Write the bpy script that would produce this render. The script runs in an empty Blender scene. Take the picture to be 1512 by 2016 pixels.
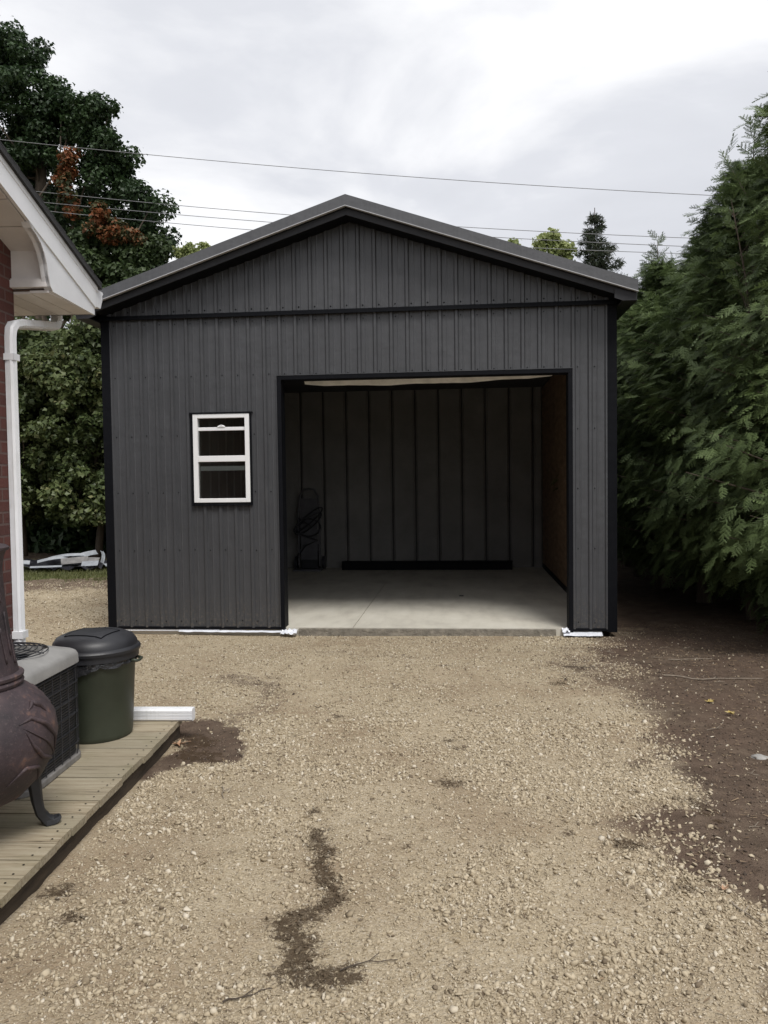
import bpy, math, random
import numpy as np
from math import sin, cos, pi, radians, sqrt
random.seed(7); rng = np.random.default_rng(7)
scn = bpy.context.scene; COL = scn.collection

# ------------------------------------------------------------------ camera
CAM = np.array([1.1435, -8.5129, 1.6053]); YAW, PIT, ROLL, F = 0.0957, -0.0395, -0.0131, 1577.4
def cam_axes():
    cy, sy, cp, sp = cos(YAW), sin(YAW), cos(PIT), sin(PIT)
    f = np.array([-sy*cp, cy*cp, sp]); r = np.array([cy, sy, 0]); u = np.cross(r, f)
    return r*cos(ROLL)+u*sin(ROLL), -r*sin(ROLL)+u*cos(ROLL), f
CR, CU, CF = cam_axes()
def at(px, py, Y):                       # survey helper: photo point -> place at distance plane Y
    d = CF + CR*(px-756)/F - CU*(py-1008)/F
    return CAM + d*(Y-CAM[1])/d[1]
def build_camera():
    from mathutils import Matrix
    cd = bpy.data.cameras.new('camera'); o = bpy.data.objects.new('camera', cd); COL.objects.link(o)
    cd.sensor_fit = 'VERTICAL'; cd.sensor_height = 24; cd.lens = F/2016*24; cd.clip_start = .05; cd.clip_end = 2000
    M = Matrix(((CR[0], CU[0], -CF[0], CAM[0]), (CR[1], CU[1], -CF[1], CAM[1]), (CR[2], CU[2], -CF[2], CAM[2]), (0, 0, 0, 1)))
    o.matrix_world = M; scn.camera = o
build_camera()

# ------------------------------------------------------------------ materials
class NT:
    def __init__(s, name):
        s.m = bpy.data.materials.new(name); s.m.use_nodes = True; s.t = s.m.node_tree; s.n = s.t.nodes
        s.b = s.n['Principled BSDF']; s.out = s.n['Material Output']
    def add(s, typ, **kw):
        n = s.n.new(typ)
        for k, v in kw.items(): setattr(n, k, v)
        return n
    def link(s, a, b): s.t.links.new(a, b)
    def coords(s, scale=(1, 1, 1), kind='Object'):
        tc = s.add('ShaderNodeTexCoord'); mp = s.add('ShaderNodeMapping'); mp.inputs['Scale'].default_value = scale
        s.link(tc.outputs[kind], mp.inputs['Vector']); return mp.outputs['Vector']
    def noise(s, vec, scale, detail=6, rough=.6):
        n = s.add('ShaderNodeTexNoise'); n.inputs['Scale'].default_value = scale; n.inputs['Detail'].default_value = detail
        n.inputs['Roughness'].default_value = rough
        if vec is not None: s.link(vec, n.inputs['Vector'])
        return n.outputs['Fac']
    def ramp(s, fac, stops):
        r = s.add('ShaderNodeValToRGB'); e = r.color_ramp.elements
        while len(e) < len(stops): e.new(.5)
        for el, (p, c) in zip(e, stops): el.position = p; el.color = (*c, 1) if len(c) == 3 else c
        s.link(fac, r.inputs['Fac']); return r.outputs['Color']
    def mix(s, fac, a, b, mode='MIX'):
        m = s.add('ShaderNodeMix', data_type='RGBA', blend_type=mode)
        for sock, v in ((m.inputs[0], fac), (m.inputs[6], a), (m.inputs[7], b)):
            if hasattr(v, 'is_linked'): s.link(v, sock)
            elif isinstance(v, (int, float)): sock.default_value = v
            else: sock.default_value = (*v, 1)
        return m.outputs[2]
    def math(s, op, a, b=None, clamp=False):
        m = s.add('ShaderNodeMath', operation=op, use_clamp=clamp)
        for i, v in enumerate((a, b)):
            if v is None: continue
            if hasattr(v, 'is_linked'): s.link(v, m.inputs[i])
            else: m.inputs[i].default_value = v
        return m.outputs[0]
    def attr(s, name):
        a = s.add('ShaderNodeAttribute'); a.attribute_name = name; return a.outputs['Fac']
    def bump(s, h, strength=.3, dist=.01, normal=None):
        b = s.add('ShaderNodeBump'); b.inputs['Strength'].default_value = strength; b.inputs['Distance'].default_value = dist
        s.link(h, b.inputs['Height'])
        if normal is not None: s.link(normal, b.inputs['Normal'])
        return b.outputs['Normal']
    def set(s, color=None, rough=None, normal=None, **kw):
        if color is not None:
            if hasattr(color, 'is_linked'): s.link(color, s.b.inputs['Base Color'])
            else: s.b.inputs['Base Color'].default_value = (*color, 1)
        if rough is not None:
            if hasattr(rough, 'is_linked'): s.link(rough, s.b.inputs['Roughness'])
            else: s.b.inputs['Roughness'].default_value = rough
        if normal is not None: s.link(normal, s.b.inputs['Normal'])
        for k, v in kw.items(): s.b.inputs[k].default_value = v
        return s.m

def simple(name, col, rough=.5, var=.25, scale=6, bump=.1, bscale=40, stretch=(1, 1, 1), metal=0, spec=.5, dist=.004):
    n = NT(name); v = n.coords(stretch)
    f = n.noise(v, scale); c = np.array(col)
    base = n.ramp(f, [(.3, tuple(c*(1-var))), (.7, tuple(np.minimum(c*(1+var), 1)))])
    h = n.noise(v, bscale, 4)
    rr = n.math('ADD', n.math('MULTIPLY', f, .2), rough-.1)
    return n.set(base, rr, n.bump(h, bump, dist), Metallic=metal, **{'Specular IOR Level': spec})

M = {}
def metal_paint(name, col, rough=.42, spec=.5):
    n = NT(name); v = n.coords((1, 1, 1)); vs = n.coords((14, 14, .5))
    f = n.noise(v, 1.3, 5); g = n.noise(vs, 3, 5); c = np.array(col)
    base = n.ramp(n.math('ADD', n.math('MULTIPLY', f, .5), n.math('MULTIPLY', g, .5)), [(.35, tuple(c*.86)), (.65, tuple(c*1.12))])
    if 'siding' in name or name == 'charcoal_steel':
        tc = n.add('ShaderNodeTexCoord'); sp = n.add('ShaderNodeSeparateXYZ'); n.link(tc.outputs['Object'], sp.inputs[0])
        fall = n.math('SUBTRACT', .62, n.math('MULTIPLY', sp.outputs['Z'], 1.5), True)      # mud splashed up by rain
        sm = n.math('MULTIPLY', fall, n.ramp(n.noise(v, 34, 8, .75), [(.5, (0, 0, 0)), (.68, (1, 1, 1))]))
        base = n.mix(sm, base, (.20, .165, .12)); base = n.mix(n.ramp(n.noise(n.coords((9, 9, 1.2)), 2, 8, .7), [(.55, (0, 0, 0)), (.75, (.16,)*3)]), base, (.17, .17, .17))
    h = n.noise(v, 7, 3)
    return n.set(base, rough, n.bump(h, .35, .02), **{'Specular IOR Level': spec})
M['siding'] = metal_paint('charcoal_steel', (.056, .0575, .062))
M['siding_low'] = M['siding']
M['trim'] = metal_paint('black_steel_trim', (.0045, .005, .007), .6, .12)
M['rake'] = metal_paint('grey_steel_rake', (.082, .083, .088))
M['subfascia'] = metal_paint('dark_steel_fascia', (.026, .026, .029), .55, .3)
M['edge'] = simple('painted_skylit_edge', (.45, .45, .46), .35, .1)  # sky light catching the rake lip is put into this paler colour
M['white'] = simple('white_paint', (.86, .87, .89), .45, .07, 2.5, .05, 60)
M['vinyl'] = simple('white_vinyl', (.82, .82, .82), .35, .04, 3, .03, 60)
def m_alum():
    n = NT('weathered_white_aluminium'); v = n.coords((1, 1, 1)); vs = n.coords((20, 20, 1))
    f = n.noise(vs, 2.5, 6); g = n.noise(v, 5, 5)
    base = n.ramp(n.math('ADD', n.math('MULTIPLY', f, .5), n.math('MULTIPLY', g, .5)), [(.3, (.68, .69, .68)), (.5, (.84, .85, .87)), (.7, (.88, .89, .91))])
    return n.set(base, .4)
M['alum'] = m_alum()
M['soffit'] = simple('painted_soffit', (.74, .715, .70), .6, .1, 4, .1, 60)
M['groove'] = simple('brown_groove', (.12, .085, .07), .8)
M['shingle'] = simple('dark_shingle', (.035, .035, .037), .95, .4, 60, .6, 180, dist=.006)
M['dark'] = simple('black_plastic', (.022, .023, .028), .42, .2, 12, .1, 120)
M['lid'] = simple('charcoal_plastic_lid', (.018, .0185, .022), .45, .25, 9, .15, 160)
M['canbody'] = simple('olive_green_plastic', (.034, .041, .027), .5, .25, 5, .1, 140)
M['bag'] = simple('black_bin_liner', (.02, .02, .022), .22, .3, 20, .8, 30, dist=.01)
M['accover'] = simple('grey_cover', (.29, .285, .275), .5, .15, 8, .1, 150)
M['acbody'] = simple('dark_louvre', (.028, .028, .030), .5, .3, 20, .2, 200)
M['acbase'] = simple('pale_base_rail', (.20, .19, .18), .6, .3, 14)
M['conc_in'] = None
M['plastic_white'] = simple('white_membrane', (.75, .77, .82), .35, .08, 8, .5, 25, dist=.02)
M['foam'] = simple('spray_foam_lining', (.225, .22, .21), .95, .14, 2, .5, 12, dist=.02)
M['foamdark'] = simple('dark_framing_gap', (.05, .048, .046), .95, .2)
M['ceil'] = simple('dark_ceiling_liner', (.06, .06, .062), .95, .2, 3, .5, 14, dist=.03)
M['liner'] = simple('pale_ceiling_sheet', (.80, .80, .77), .7, .15, 7, .6, 12, dist=.02)
M['iron'] = None
M['scrapw'] = simple('scrap_white', (.27, .29, .31), .4, .25, 9)
M['scrapg'] = simple('scrap_grey', (.16, .155, .15), .6, .4, 9)
M['scrapk'] = simple('scrap_black_sheet', (.012, .012, .016), .4, .3, 9, .6, 15, dist=.02)
M['bark'] = simple('bark', (.085, .066, .05), .95, .45, 10, .8, 30, (1, 1, .25), dist=.02)
M['paleblark'] = simple('grey_twig', (.26, .22, .17), .9, .3, 20)
M['wire'] = simple('wire_grey', (.22, .22, .23), .6, .1)
M['stone'] = simple('pale_rock', (.30, .29, .27), .9, .3, 14, .6, 40, dist=.01)
M['tool'] = simple('dark_painted_tool', (.085, .085, .095), .5, .3)

def m_plywood():
    n = NT('plywood_sheathing'); v = n.coords((.4, 1, 5)); v2 = n.coords((1, 1, 1))
    f = n.noise(v, 3, 8); base = n.ramp(f, [(.3, (.15, .09, .05)), (.55, (.26, .165, .095)), (.75, (.36, .24, .145))])
    g = n.noise(v2, 30, 4); return n.set(base, .75, n.bump(g, .2, .004))
M['ply'] = m_plywood()
def m_brick():
    n = NT('red_brick'); tc = n.add('ShaderNodeTexCoord'); sp = n.add('ShaderNodeSeparateXYZ'); cb = n.add('ShaderNodeCombineXYZ')
    n.link(tc.outputs['Object'], sp.inputs[0])
    n.link(n.math('ADD', sp.outputs['X'], sp.outputs['Y']), cb.inputs['X']); n.link(sp.outputs['Z'], cb.inputs['Y'])
    br = n.add('ShaderNodeTexBrick'); n.link(cb.outputs[0], br.inputs['Vector'])
    br.inputs['Scale'].default_value = 1; br.inputs['Brick Width'].default_value = .21; br.inputs['Row Height'].default_value = .072
    br.inputs['Mortar Size'].default_value = .007; br.inputs['Mortar Smooth'].default_value = .2
    br.inputs['Color1'].default_value = (.10, .030, .025, 1); br.inputs['Color2'].default_value = (.055, .018, .017, 1)
    br.inputs['Mortar'].default_value = (.11, .085, .078, 1)
    f = n.noise(n.coords(), 40, 6)
    col = n.mix(n.math('MULTIPLY', f, .5), br.outputs['Color'], (.17, .065, .045))
    h = n.math('ADD', n.math('MULTIPLY', br.outputs['Fac'], -1), n.math('MULTIPLY', f, .5))
    return n.set(col, .85, n.bump(h, .8, .01))
M['brick'] = m_brick()
def m_wood():
    n = NT('weathered_deck_boards'); v = n.coords((.6, 1, 1)); sp = n.add('ShaderNodeSeparateXYZ')
    tc = n.add('ShaderNodeTexCoord'); n.link(tc.outputs['Object'], sp.inputs[0])
    cell = n.add('ShaderNodeTexWhiteNoise', noise_dimensions='1D')
    n.link(n.math('FLOOR', n.math('MULTIPLY', n.math('ADD', sp.outputs['Y'], 10.0), 1/.1475)), cell.inputs['W'])
    vs = n.add('ShaderNodeMapping'); vs.inputs['Scale'].default_value = (2.2, 34, 34)
    off = n.add('ShaderNodeCombineXYZ'); n.link(n.math('MULTIPLY', cell.outputs['Value'], 17.0), off.inputs['X'])
    ad = n.add('ShaderNodeVectorMath', operation='ADD'); n.link(tc.outputs['Object'], ad.inputs[0]); n.link(off.outputs[0], ad.inputs[1])
    n.link(ad.outputs[0], vs.inputs['Vector'])
    g = n.noise(vs.outputs[0], 1.6, 8, .7); big = n.noise(tc.outputs['Object'], 2.2, 5)
    base = n.ramp(g, [(.30, (.075, .058, .038)), (.43, (.30, .245, .165)), (.6, (.41, .355, .26)), (.8, (.50, .445, .34))])
    base = n.mix(n.math('MULTIPLY', cell.outputs['Value'], .6), base, (.25, .225, .165))
    base = n.mix(n.ramp(big, [(.5, (0, 0, 0)), (.7, (.55,)*3)]), base, (.22, .20, .12))
    # scattered knots and dirt specks
    sp2 = n.noise(tc.outputs['Object'], 38, 3); base = n.mix(n.ramp(sp2, [(.70, (0, 0, 0)), (.74, (.8,)*3)]), base, (.05, .036, .022))
    return n.set(base, .82, n.bump(g, .5, .006), **{'Specular IOR Level': .25})
M['wood'] = m_wood()
M['joist'] = simple('dark_rim_joist', (.045, .032, .02), .9, .5, 9, .5, 30, (.5, .5, 4))
def m_iron():
    n = NT('rusty_cast_iron'); v = n.coords(); f = n.noise(v, 5, 7); g = n.noise(v, 26, 6)
    base = n.ramp(f, [(.32, (.022, .017, .020)), (.52, (.050, .034, .038)), (.68, (.075, .050, .052))])
    base = n.mix(n.ramp(n.math('MULTIPLY', f, g), [(.29, (0, 0, 0)), (.40, (.6,)*3)]), base, (.20, .11, .08))
    d = n.noise(v, 70, 5, .8); base = n.mix(n.ramp(d, [(.56, (0, 0, 0)), (.72, (.5,)*3)]), base, (.20, .15, .14))
    return n.set(base, .68, n.bump(g, .5, .008), Metallic=.0)
M['iron'] = m_iron()
def m_conc():
    n = NT('poured_concrete'); v = n.coords(); f = n.noise(v, 1.1, 8); g = n.noise(v, 45, 5); s = n.noise(n.coords((1, .3, 1)), 5, 4)
    base = n.ramp(n.math('ADD', n.math('MULTIPLY', f, .6), n.math('MULTIPLY', s, .4)), [(.35, (.46, .43, .37)), (.5, (.60, .57, .49)), (.65, (.68, .65, .57))])
    return n.set(base, .62, n.bump(g, .15, .003))
M['conc'] = m_conc()
M['concedge'] = simple('rough_concrete_edge', (.21, .19, .155), .9, .35, 12, .9, 35, dist=.02)
def m_glass():
    n = NT('window_glass'); tr = n.add('ShaderNodeBsdfTransparent'); gl = n.add('ShaderNodeBsdfGlossy'); gl.inputs['Roughness'].default_value = .02
    tr.inputs['Color'].default_value = (.85, .88, .87, 1)
    lw = n.add('ShaderNodeFresnel'); lw.inputs['IOR'].default_value = 1.6; mx = n.add('ShaderNodeMixShader')
    n.link(n.math('ADD', n.math('MULTIPLY', lw.outputs[0], 1.0), .0, True), mx.inputs[0]); n.link(tr.outputs[0], mx.inputs[1]); n.link(gl.outputs[0], mx.inputs[2])
    n.link(mx.outputs[0], n.out.inputs['Surface']); return n.m
M['glass'] = m_glass()
def m_leaf(name, c0, c1, trans=.3, rough=.5, extra=None):
    n = NT(name); r = n.attr('rnd')
    stops = [(0, (.03, .045, .02)), (.38, (.07, .07, .026)), (.62, (.22, .085, .035)), (1, c1)] if name.startswith('orange') else [(0, c0), (1, c1)] if extra is None else [(0, c0), (.85, c1), (1, extra)]
    base = n.ramp(r, stops); n.set(base, rough, **{'Specular IOR Level': .35})
    t = n.add('ShaderNodeBsdfTranslucent'); n.link(base, t.inputs['Color']); mx = n.add('ShaderNodeMixShader'); mx.inputs[0].default_value = trans
    n.link(n.b.outputs[0], mx.inputs[1]); n.link(t.outputs[0], mx.inputs[2]); n.link(mx.outputs[0], n.out.inputs['Surface']); return n.m
M['cedar'] = m_leaf('cedar_sprays', (.034, .052, .022), (.175, .24, .088), .3, .6, (.20, .25, .10))
M['cedar_dark'] = m_leaf('dark_cedar_sprays', (.016, .032, .017), (.05, .085, .036), .2, .6)
M['maple'] = m_leaf('maple_leaves', (.02, .038, .018), (.055, .095, .035), .25)
M['maple_mid'] = m_leaf('mid_green_leaves', (.03, .05, .02), (.08, .115, .042), .25)
M['autumn'] = m_leaf('orange_autumn_leaves', (.05, .06, .025), (.30, .10, .04), .25, .6)
M['hedge'] = m_leaf('yellowish_hedge_leaves', (.04, .062, .022), (.125, .155, .058), .25, .45, (.21, .21, .10))
M['pale'] = m_leaf('pale_yellow_green_leaves', (.20, .25, .09), (.42, .46, .20), .45)
M['spruce'] = m_leaf('spruce_needles', (.02, .032, .018), (.06, .075, .04), .15)
M['grassb'] = m_leaf('grass_blades', (.06, .075, .02), (.17, .17, .07), .2)
M['leaf_y'] = simple('yellow_leaf', (.42, .32, .10), .6, .3, 30)
M['leaf_b'] = simple('tan_leaf', (.42, .26, .16), .7, .3, 30)

def m_ground():
    n = NT('ground_surface'); v = n.coords(kind='Object')
    dirt, stain, grass = n.attr('dirt'), n.attr('stain'), n.attr('grass')
    big = n.noise(v, 1.1, 6); mid = n.noise(v, 6, 6, .7); fine = n.noise(v, 70, 5, .7)
    vo = n.add('ShaderNodeTexVoronoi'); vo.inputs['Scale'].default_value = 95; vo.inputs['Randomness'].default_value = 1; n.link(v, vo.inputs['Vector'])
    sep = n.add('ShaderNodeSeparateColor'); n.link(vo.outputs['Color'], sep.inputs[0])
    peb = n.ramp(sep.outputs[0], [(0, (.29, .23, .15)), (.45, (.50, .42, .285)), (.8, (.55, .475, .355)), (1, (.64, .58, .47))])
    peb = n.mix(n.ramp(vo.outputs['Distance'], [(.0, (0, 0, 0)), (.9, (.5,)*3)]), peb, (.18, .13, .08))
    tan = n.ramp(mid, [(.3, (.35, .28, .18)), (.5, (.47, .395, .28)), (.7, (.56, .48, .345))])
    g = n.mix(.5, peb, tan)
    g = n.mix(n.ramp(big, [(.44, (0, 0, 0)), (.62, (.55,)*3)]), g, (.25, .18, .115))
    so = n.ramp(mid, [(.3, (.068, .050, .036)), (.5, (.112, .082, .060)), (.7, (.165, .124, .090))])
    so = n.mix(n.ramp(big, [(.4, (0, 0, 0)), (.6, (.45,)*3)]), so, (.122, .080, .060))
    so = n.mix(n.ramp(fine, [(.66, (0, 0, 0)), (.74, (.55,)*3)]), so, (.30, .25, .20))
    edge = n.math('ADD', dirt, n.math('MULTIPLY', n.math('SUBTRACT', n.noise(v, 7, 10, .8), .5), 1.5))
    k = n.ramp(edge, [(.28, (0, 0, 0)), (.5, (.65,)*3), (.75, (1, 1, 1))])
    g = n.mix(n.ramp(fine, [(.30, (.75,)*3), (.46, (0, 0, 0))]), g, (.14, .105, .065))  # micro shadows between the grains, painted as dark specks
    c = n.mix(k, g, so)
    st = n.math('ADD', stain, n.math('MULTIPLY', n.math('SUBTRACT', n.noise(v, 22, 10, .85), .5), 4.6))
    c = n.mix(n.ramp(st, [(.50, (0, 0, 0)), (.78, (.88,)*3)]), c, (.058, .038, .022))
    gr = n.ramp(n.math('ADD', grass, n.math('MULTIPLY', n.math('SUBTRACT', mid, .5), .8)), [(.4, (0, 0, 0)), (.65, (1, 1, 1))])
    c = n.mix(gr, c, n.ramp(fine, [(.35, (.06, .07, .025)), (.7, (.14, .15, .055))]))
    h = n.math('ADD', n.math('MULTIPLY', vo.outputs['Distance'], -.5), n.math('MULTIPLY', fine, .9))
    return n.set(c, .95, n.bump(h, .9, .012), **{'Specular IOR Level': .15})
M['ground'] = m_ground()
def m_stones():
    n = NT('crushed_stone'); v = n.coords(); r = n.attr('rnd'); st = n.attr('stain')
    c = n.ramp(r, [(0, (.13, .10, .07)), (.25, (.38, .315, .215)), (.75, (.54, .465, .34)), (1, (.66, .60, .49))])
    c = n.mix(n.math('MULTIPLY', n.noise(v, 60, 4), .4), c, (.32, .26, .18))
    s2 = n.ramp(n.math('ADD', st, n.math('MULTIPLY', n.math('SUBTRACT', n.noise(v, 26, 8, .85), .5), 4.4)), [(.5, (0, 0, 0)), (.75, (.85,)*3)])
    c = n.mix(s2, c, (.06, .04, .024)); return n.set(c, .9, **{'Specular IOR Level': .2})
M['gravel'] = m_stones()

# ------------------------------------------------------------------ builders
class MB:
    def __init__(s): s.v = []; s.f = []; s.sm = False
    def poly(s, pts): k = len(s.v); s.v += [tuple(p) for p in pts]; s.f.append(tuple(range(k, k+len(pts)))); return s
    def box(s, x0, x1, y0, y1, z0, z1):
        k = len(s.v); s.v += [(x, y, z) for x in (x0, x1) for y in (y0, y1) for z in (z0, z1)]
        s.f += [tuple(k+i for i in q) for q in ((0, 1, 3, 2), (4, 6, 7, 5), (0, 4, 5, 1), (2, 3, 7, 6), (0, 2, 6, 4), (1, 5, 7, 3))]; return s
    def obox(s, c, ax, half):             # oriented box: centre, 3 axes, half sizes
        c = np.array(c); ax = [np.array(a)*h for a, h in zip(ax, half)]; k = len(s.v)
        s.v += [tuple(c+ax[0]*a+ax[1]*b+ax[2]*d) for a in (-1, 1) for b in (-1, 1) for d in (-1, 1)]
        s.f += [tuple(k+i for i in q) for q in ((0, 1, 3, 2), (4, 6, 7, 5), (0, 4, 5, 1), (2, 3, 7, 6), (0, 2, 6, 4), (1, 5, 7, 3))]; return s
    def prism(s, pts, vec):               # closed outline extruded along vec
        k = len(s.v); n = len(pts); s.v += [tuple(p) for p in pts]+[tuple(np.array(p)+np.array(vec)) for p in pts]
        s.f += [tuple(k+i for i in range(n))[::-1], tuple(k+n+i for i in range(n))]
        s.f += [(k+i, k+(i+1) % n, k+n+(i+1) % n, k+n+i) for i in range(n)]; return s
    def lathe(s, prof, c, seg=40, cap=True):
        k = len(s.v); n = len(prof)
        for j in range(seg):
            a = 2*pi*j/seg
            s.v += [(c[0]+r*cos(a), c[1]+r*sin(a), c[2]+z) for r, z in prof]
        for j in range(seg):
            q = (j+1) % seg
            s.f += [(k+j*n+i, k+q*n+i, k+q*n+i+1, k+j*n+i+1) for i in range(n-1)]
        if cap:
            s.f.append(tuple(k+j*n for j in range(seg))[::-1]); s.f.append(tuple(k+j*n+n-1 for j in range(seg)))
        return s
    def sweep(s, path, prof, scale=None, up=(0, 0, 1), cap=True):
        P = [np.array(p, float) for p in path]; k = len(s.v); n = len(prof); m = len(P)
        T = [(P[min(i+1, m-1)]-P[max(i-1, 0)]) for i in range(m)]; T = [t/np.linalg.norm(t) for t in T]
        u = np.array(up, float); u = u-T[0]*(u@T[0])
        if np.linalg.norm(u) < 1e-3: u = np.array([0, 1., 0]); u = u-T[0]*(u@T[0])
        u /= np.linalg.norm(u)
        for i in range(m):
            u = u-T[i]*(u@T[i]); u /= np.linalg.norm(u); w = np.cross(T[i], u); sc = 1 if scale is None else scale[i]
            s.v += [tuple(P[i]+(w*a+u*b)*sc) for a, b in prof]
        for i in range(m-1):
            s.f += [(k+i*n+j, k+i*n+(j+1) % n, k+(i+1)*n+(j+1) % n, k+(i+1)*n+j) for j in range(n)]
        if cap: s.f.append(tuple(k+j for j in range(n))[::-1]); s.f.append(tuple(k+(m-1)*n+j for j in range(n)))
        return s
    def tube(s, path, r, seg=8, scale=None):
        return s.sweep(path, [(r*cos(2*pi*i/seg), r*sin(2*pi*i/seg)) for i in range(seg)], scale)
    def blade(s, c, r): pass

def raw(name, V, Fc, nper=None, attrs=None):
    me = bpy.data.meshes.new(name)
    if nper is None: me.from_pydata(V, [], Fc)
    else:
        V = np.asarray(V, np.float32); Fc = np.asarray(Fc, np.int32)
        me.vertices.add(len(V)); me.vertices.foreach_set('co', V.ravel())
        me.loops.add(Fc.size); me.loops.foreach_set('vertex_index', Fc.ravel())
        me.polygons.add(len(Fc)); me.polygons.foreach_set('loop_start', np.arange(len(Fc), dtype=np.int32)*nper)
    if attrs:
        for k, a in attrs.items():
            at_ = me.attributes.new(k, 'FLOAT', 'POINT'); at_.data.foreach_set('value', np.asarray(a, np.float32))
    me.update(calc_edges=True); me.validate(); return me

HA = radians(2.65)                       # the house and deck stand 2.65 degrees off the garage
def HP(x, y, z=0): return (CAM[0]+x*cos(HA)-y*sin(HA), CAM[1]+x*sin(HA)+y*cos(HA), z)
def set_tags(o, label, cat, group=None, kind=None):
    if label: o['label'] = label
    if cat: o['category'] = cat
    if group: o['group'] = group
    if kind: o['kind'] = kind
    return o
ORG = {}
def thing(name, origin, label, cat, house=False, group=None):
    o = bpy.data.objects.new(name, None); COL.objects.link(o); o.empty_display_size = .2
    o.location = HP(*origin) if house else origin
    if house: o.rotation_euler.z = HA
    ORG[o.name] = origin; return set_tags(o, label, cat, group)
def finish(o, smooth, bevel):
    if smooth: o.data.shade_smooth()
    if smooth == 'auto':
        bpy.context.view_layer.objects.active = o
        o.data.shade_smooth(); md = o.modifiers.new('edges', 'EDGE_SPLIT'); md.split_angle = radians(35)
    if bevel:
        md = o.modifiers.new('bevel', 'BEVEL'); md.width = bevel; md.segments = 2; md.limit_method = 'ANGLE'
def part(name, mb, mat, parent, smooth=False, bevel=0, label=None):
    org = ORG[parent.name]; me = raw(name, [(x-org[0], y-org[1], z-org[2]) for x, y, z in mb.v], mb.f)
    me.materials.append(mat); o = bpy.data.objects.new(name, me); COL.objects.link(o); o.parent = parent; ORG[o.name] = org
    finish(o, smooth, bevel)
    if label: o['label'] = label
    return o
def solo(name, mb, mat, origin, label=None, cat=None, group=None, kind=None, house=False, smooth=False, bevel=0):
    me = raw(name, [(x-origin[0], y-origin[1], z-origin[2]) for x, y, z in mb.v], mb.f); me.materials.append(mat)
    o = bpy.data.objects.new(name, me); COL.objects.link(o); o.location = HP(*origin) if house else origin
    if house: o.rotation_euler.z = HA
    ORG[o.name] = origin; finish(o, smooth, bevel); return set_tags(o, label, cat, group, kind)

# ------------------------------------------------------------------ ground
def seg_dist(X, Y, pts):
    d = np.full(X.shape, 1e9)
    for (ax, ay), (bx, by) in zip(pts[:-1], pts[1:]):
        dx, dy = bx-ax, by-ay; t = np.clip(((X-ax)*dx+(Y-ay)*dy)/(dx*dx+dy*dy+1e-9), 0, 1)
        d = np.minimum(d, np.hypot(X-ax-t*dx, Y-ay-t*dy))
    return d
def vnoise(X, Y, s, seed=0):
    r = np.random.default_rng(seed).random((257, 257)); u, w = X*s+1000, Y*s+1000
    i, j = np.floor(u).astype(int), np.floor(w).astype(int); fu, fw = u-i, w-j; fu = fu*fu*(3-2*fu); fw = fw*fw*(3-2*fw)
    g = lambda a, b: r[a % 257, b % 257]
    return (g(i, j)*(1-fu)+g(i+1, j)*fu)*(1-fw)+(g(i, j+1)*(1-fu)+g(i+1, j+1)*fu)*fw
def fnoise(X, Y, s, seed=0): return (vnoise(X, Y, s, seed)+.5*vnoise(X, Y, s*2.1, seed+1)+.25*vnoise(X, Y, s*4.3, seed+2))/1.75
DIRT = [(2.75, .6), (2.5, -.25), (2.25, -.6), (2.255, -1.386), (2.286, -2.4), (2.33, -3.1), (2.407, -3.755), (2.33, -4.16), (2.2, -4.443), (2.147, -4.903), (2.137, -5.226), (2.16, -5.6), (2.3, -6.1), (2.5, -7), (2.9, -12)]
STAIN = [(.474, -4.936), (.489, -5.074), (.56, -5.146), (.535, -5.241), (.6, -5.406), (.655, -5.531), (.572, -5.643), (.49, -5.699), (.55, -5.799), (.59, -5.894), (.57, -5.989), (.656, -6.03), (.76, -6.0)]
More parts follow.
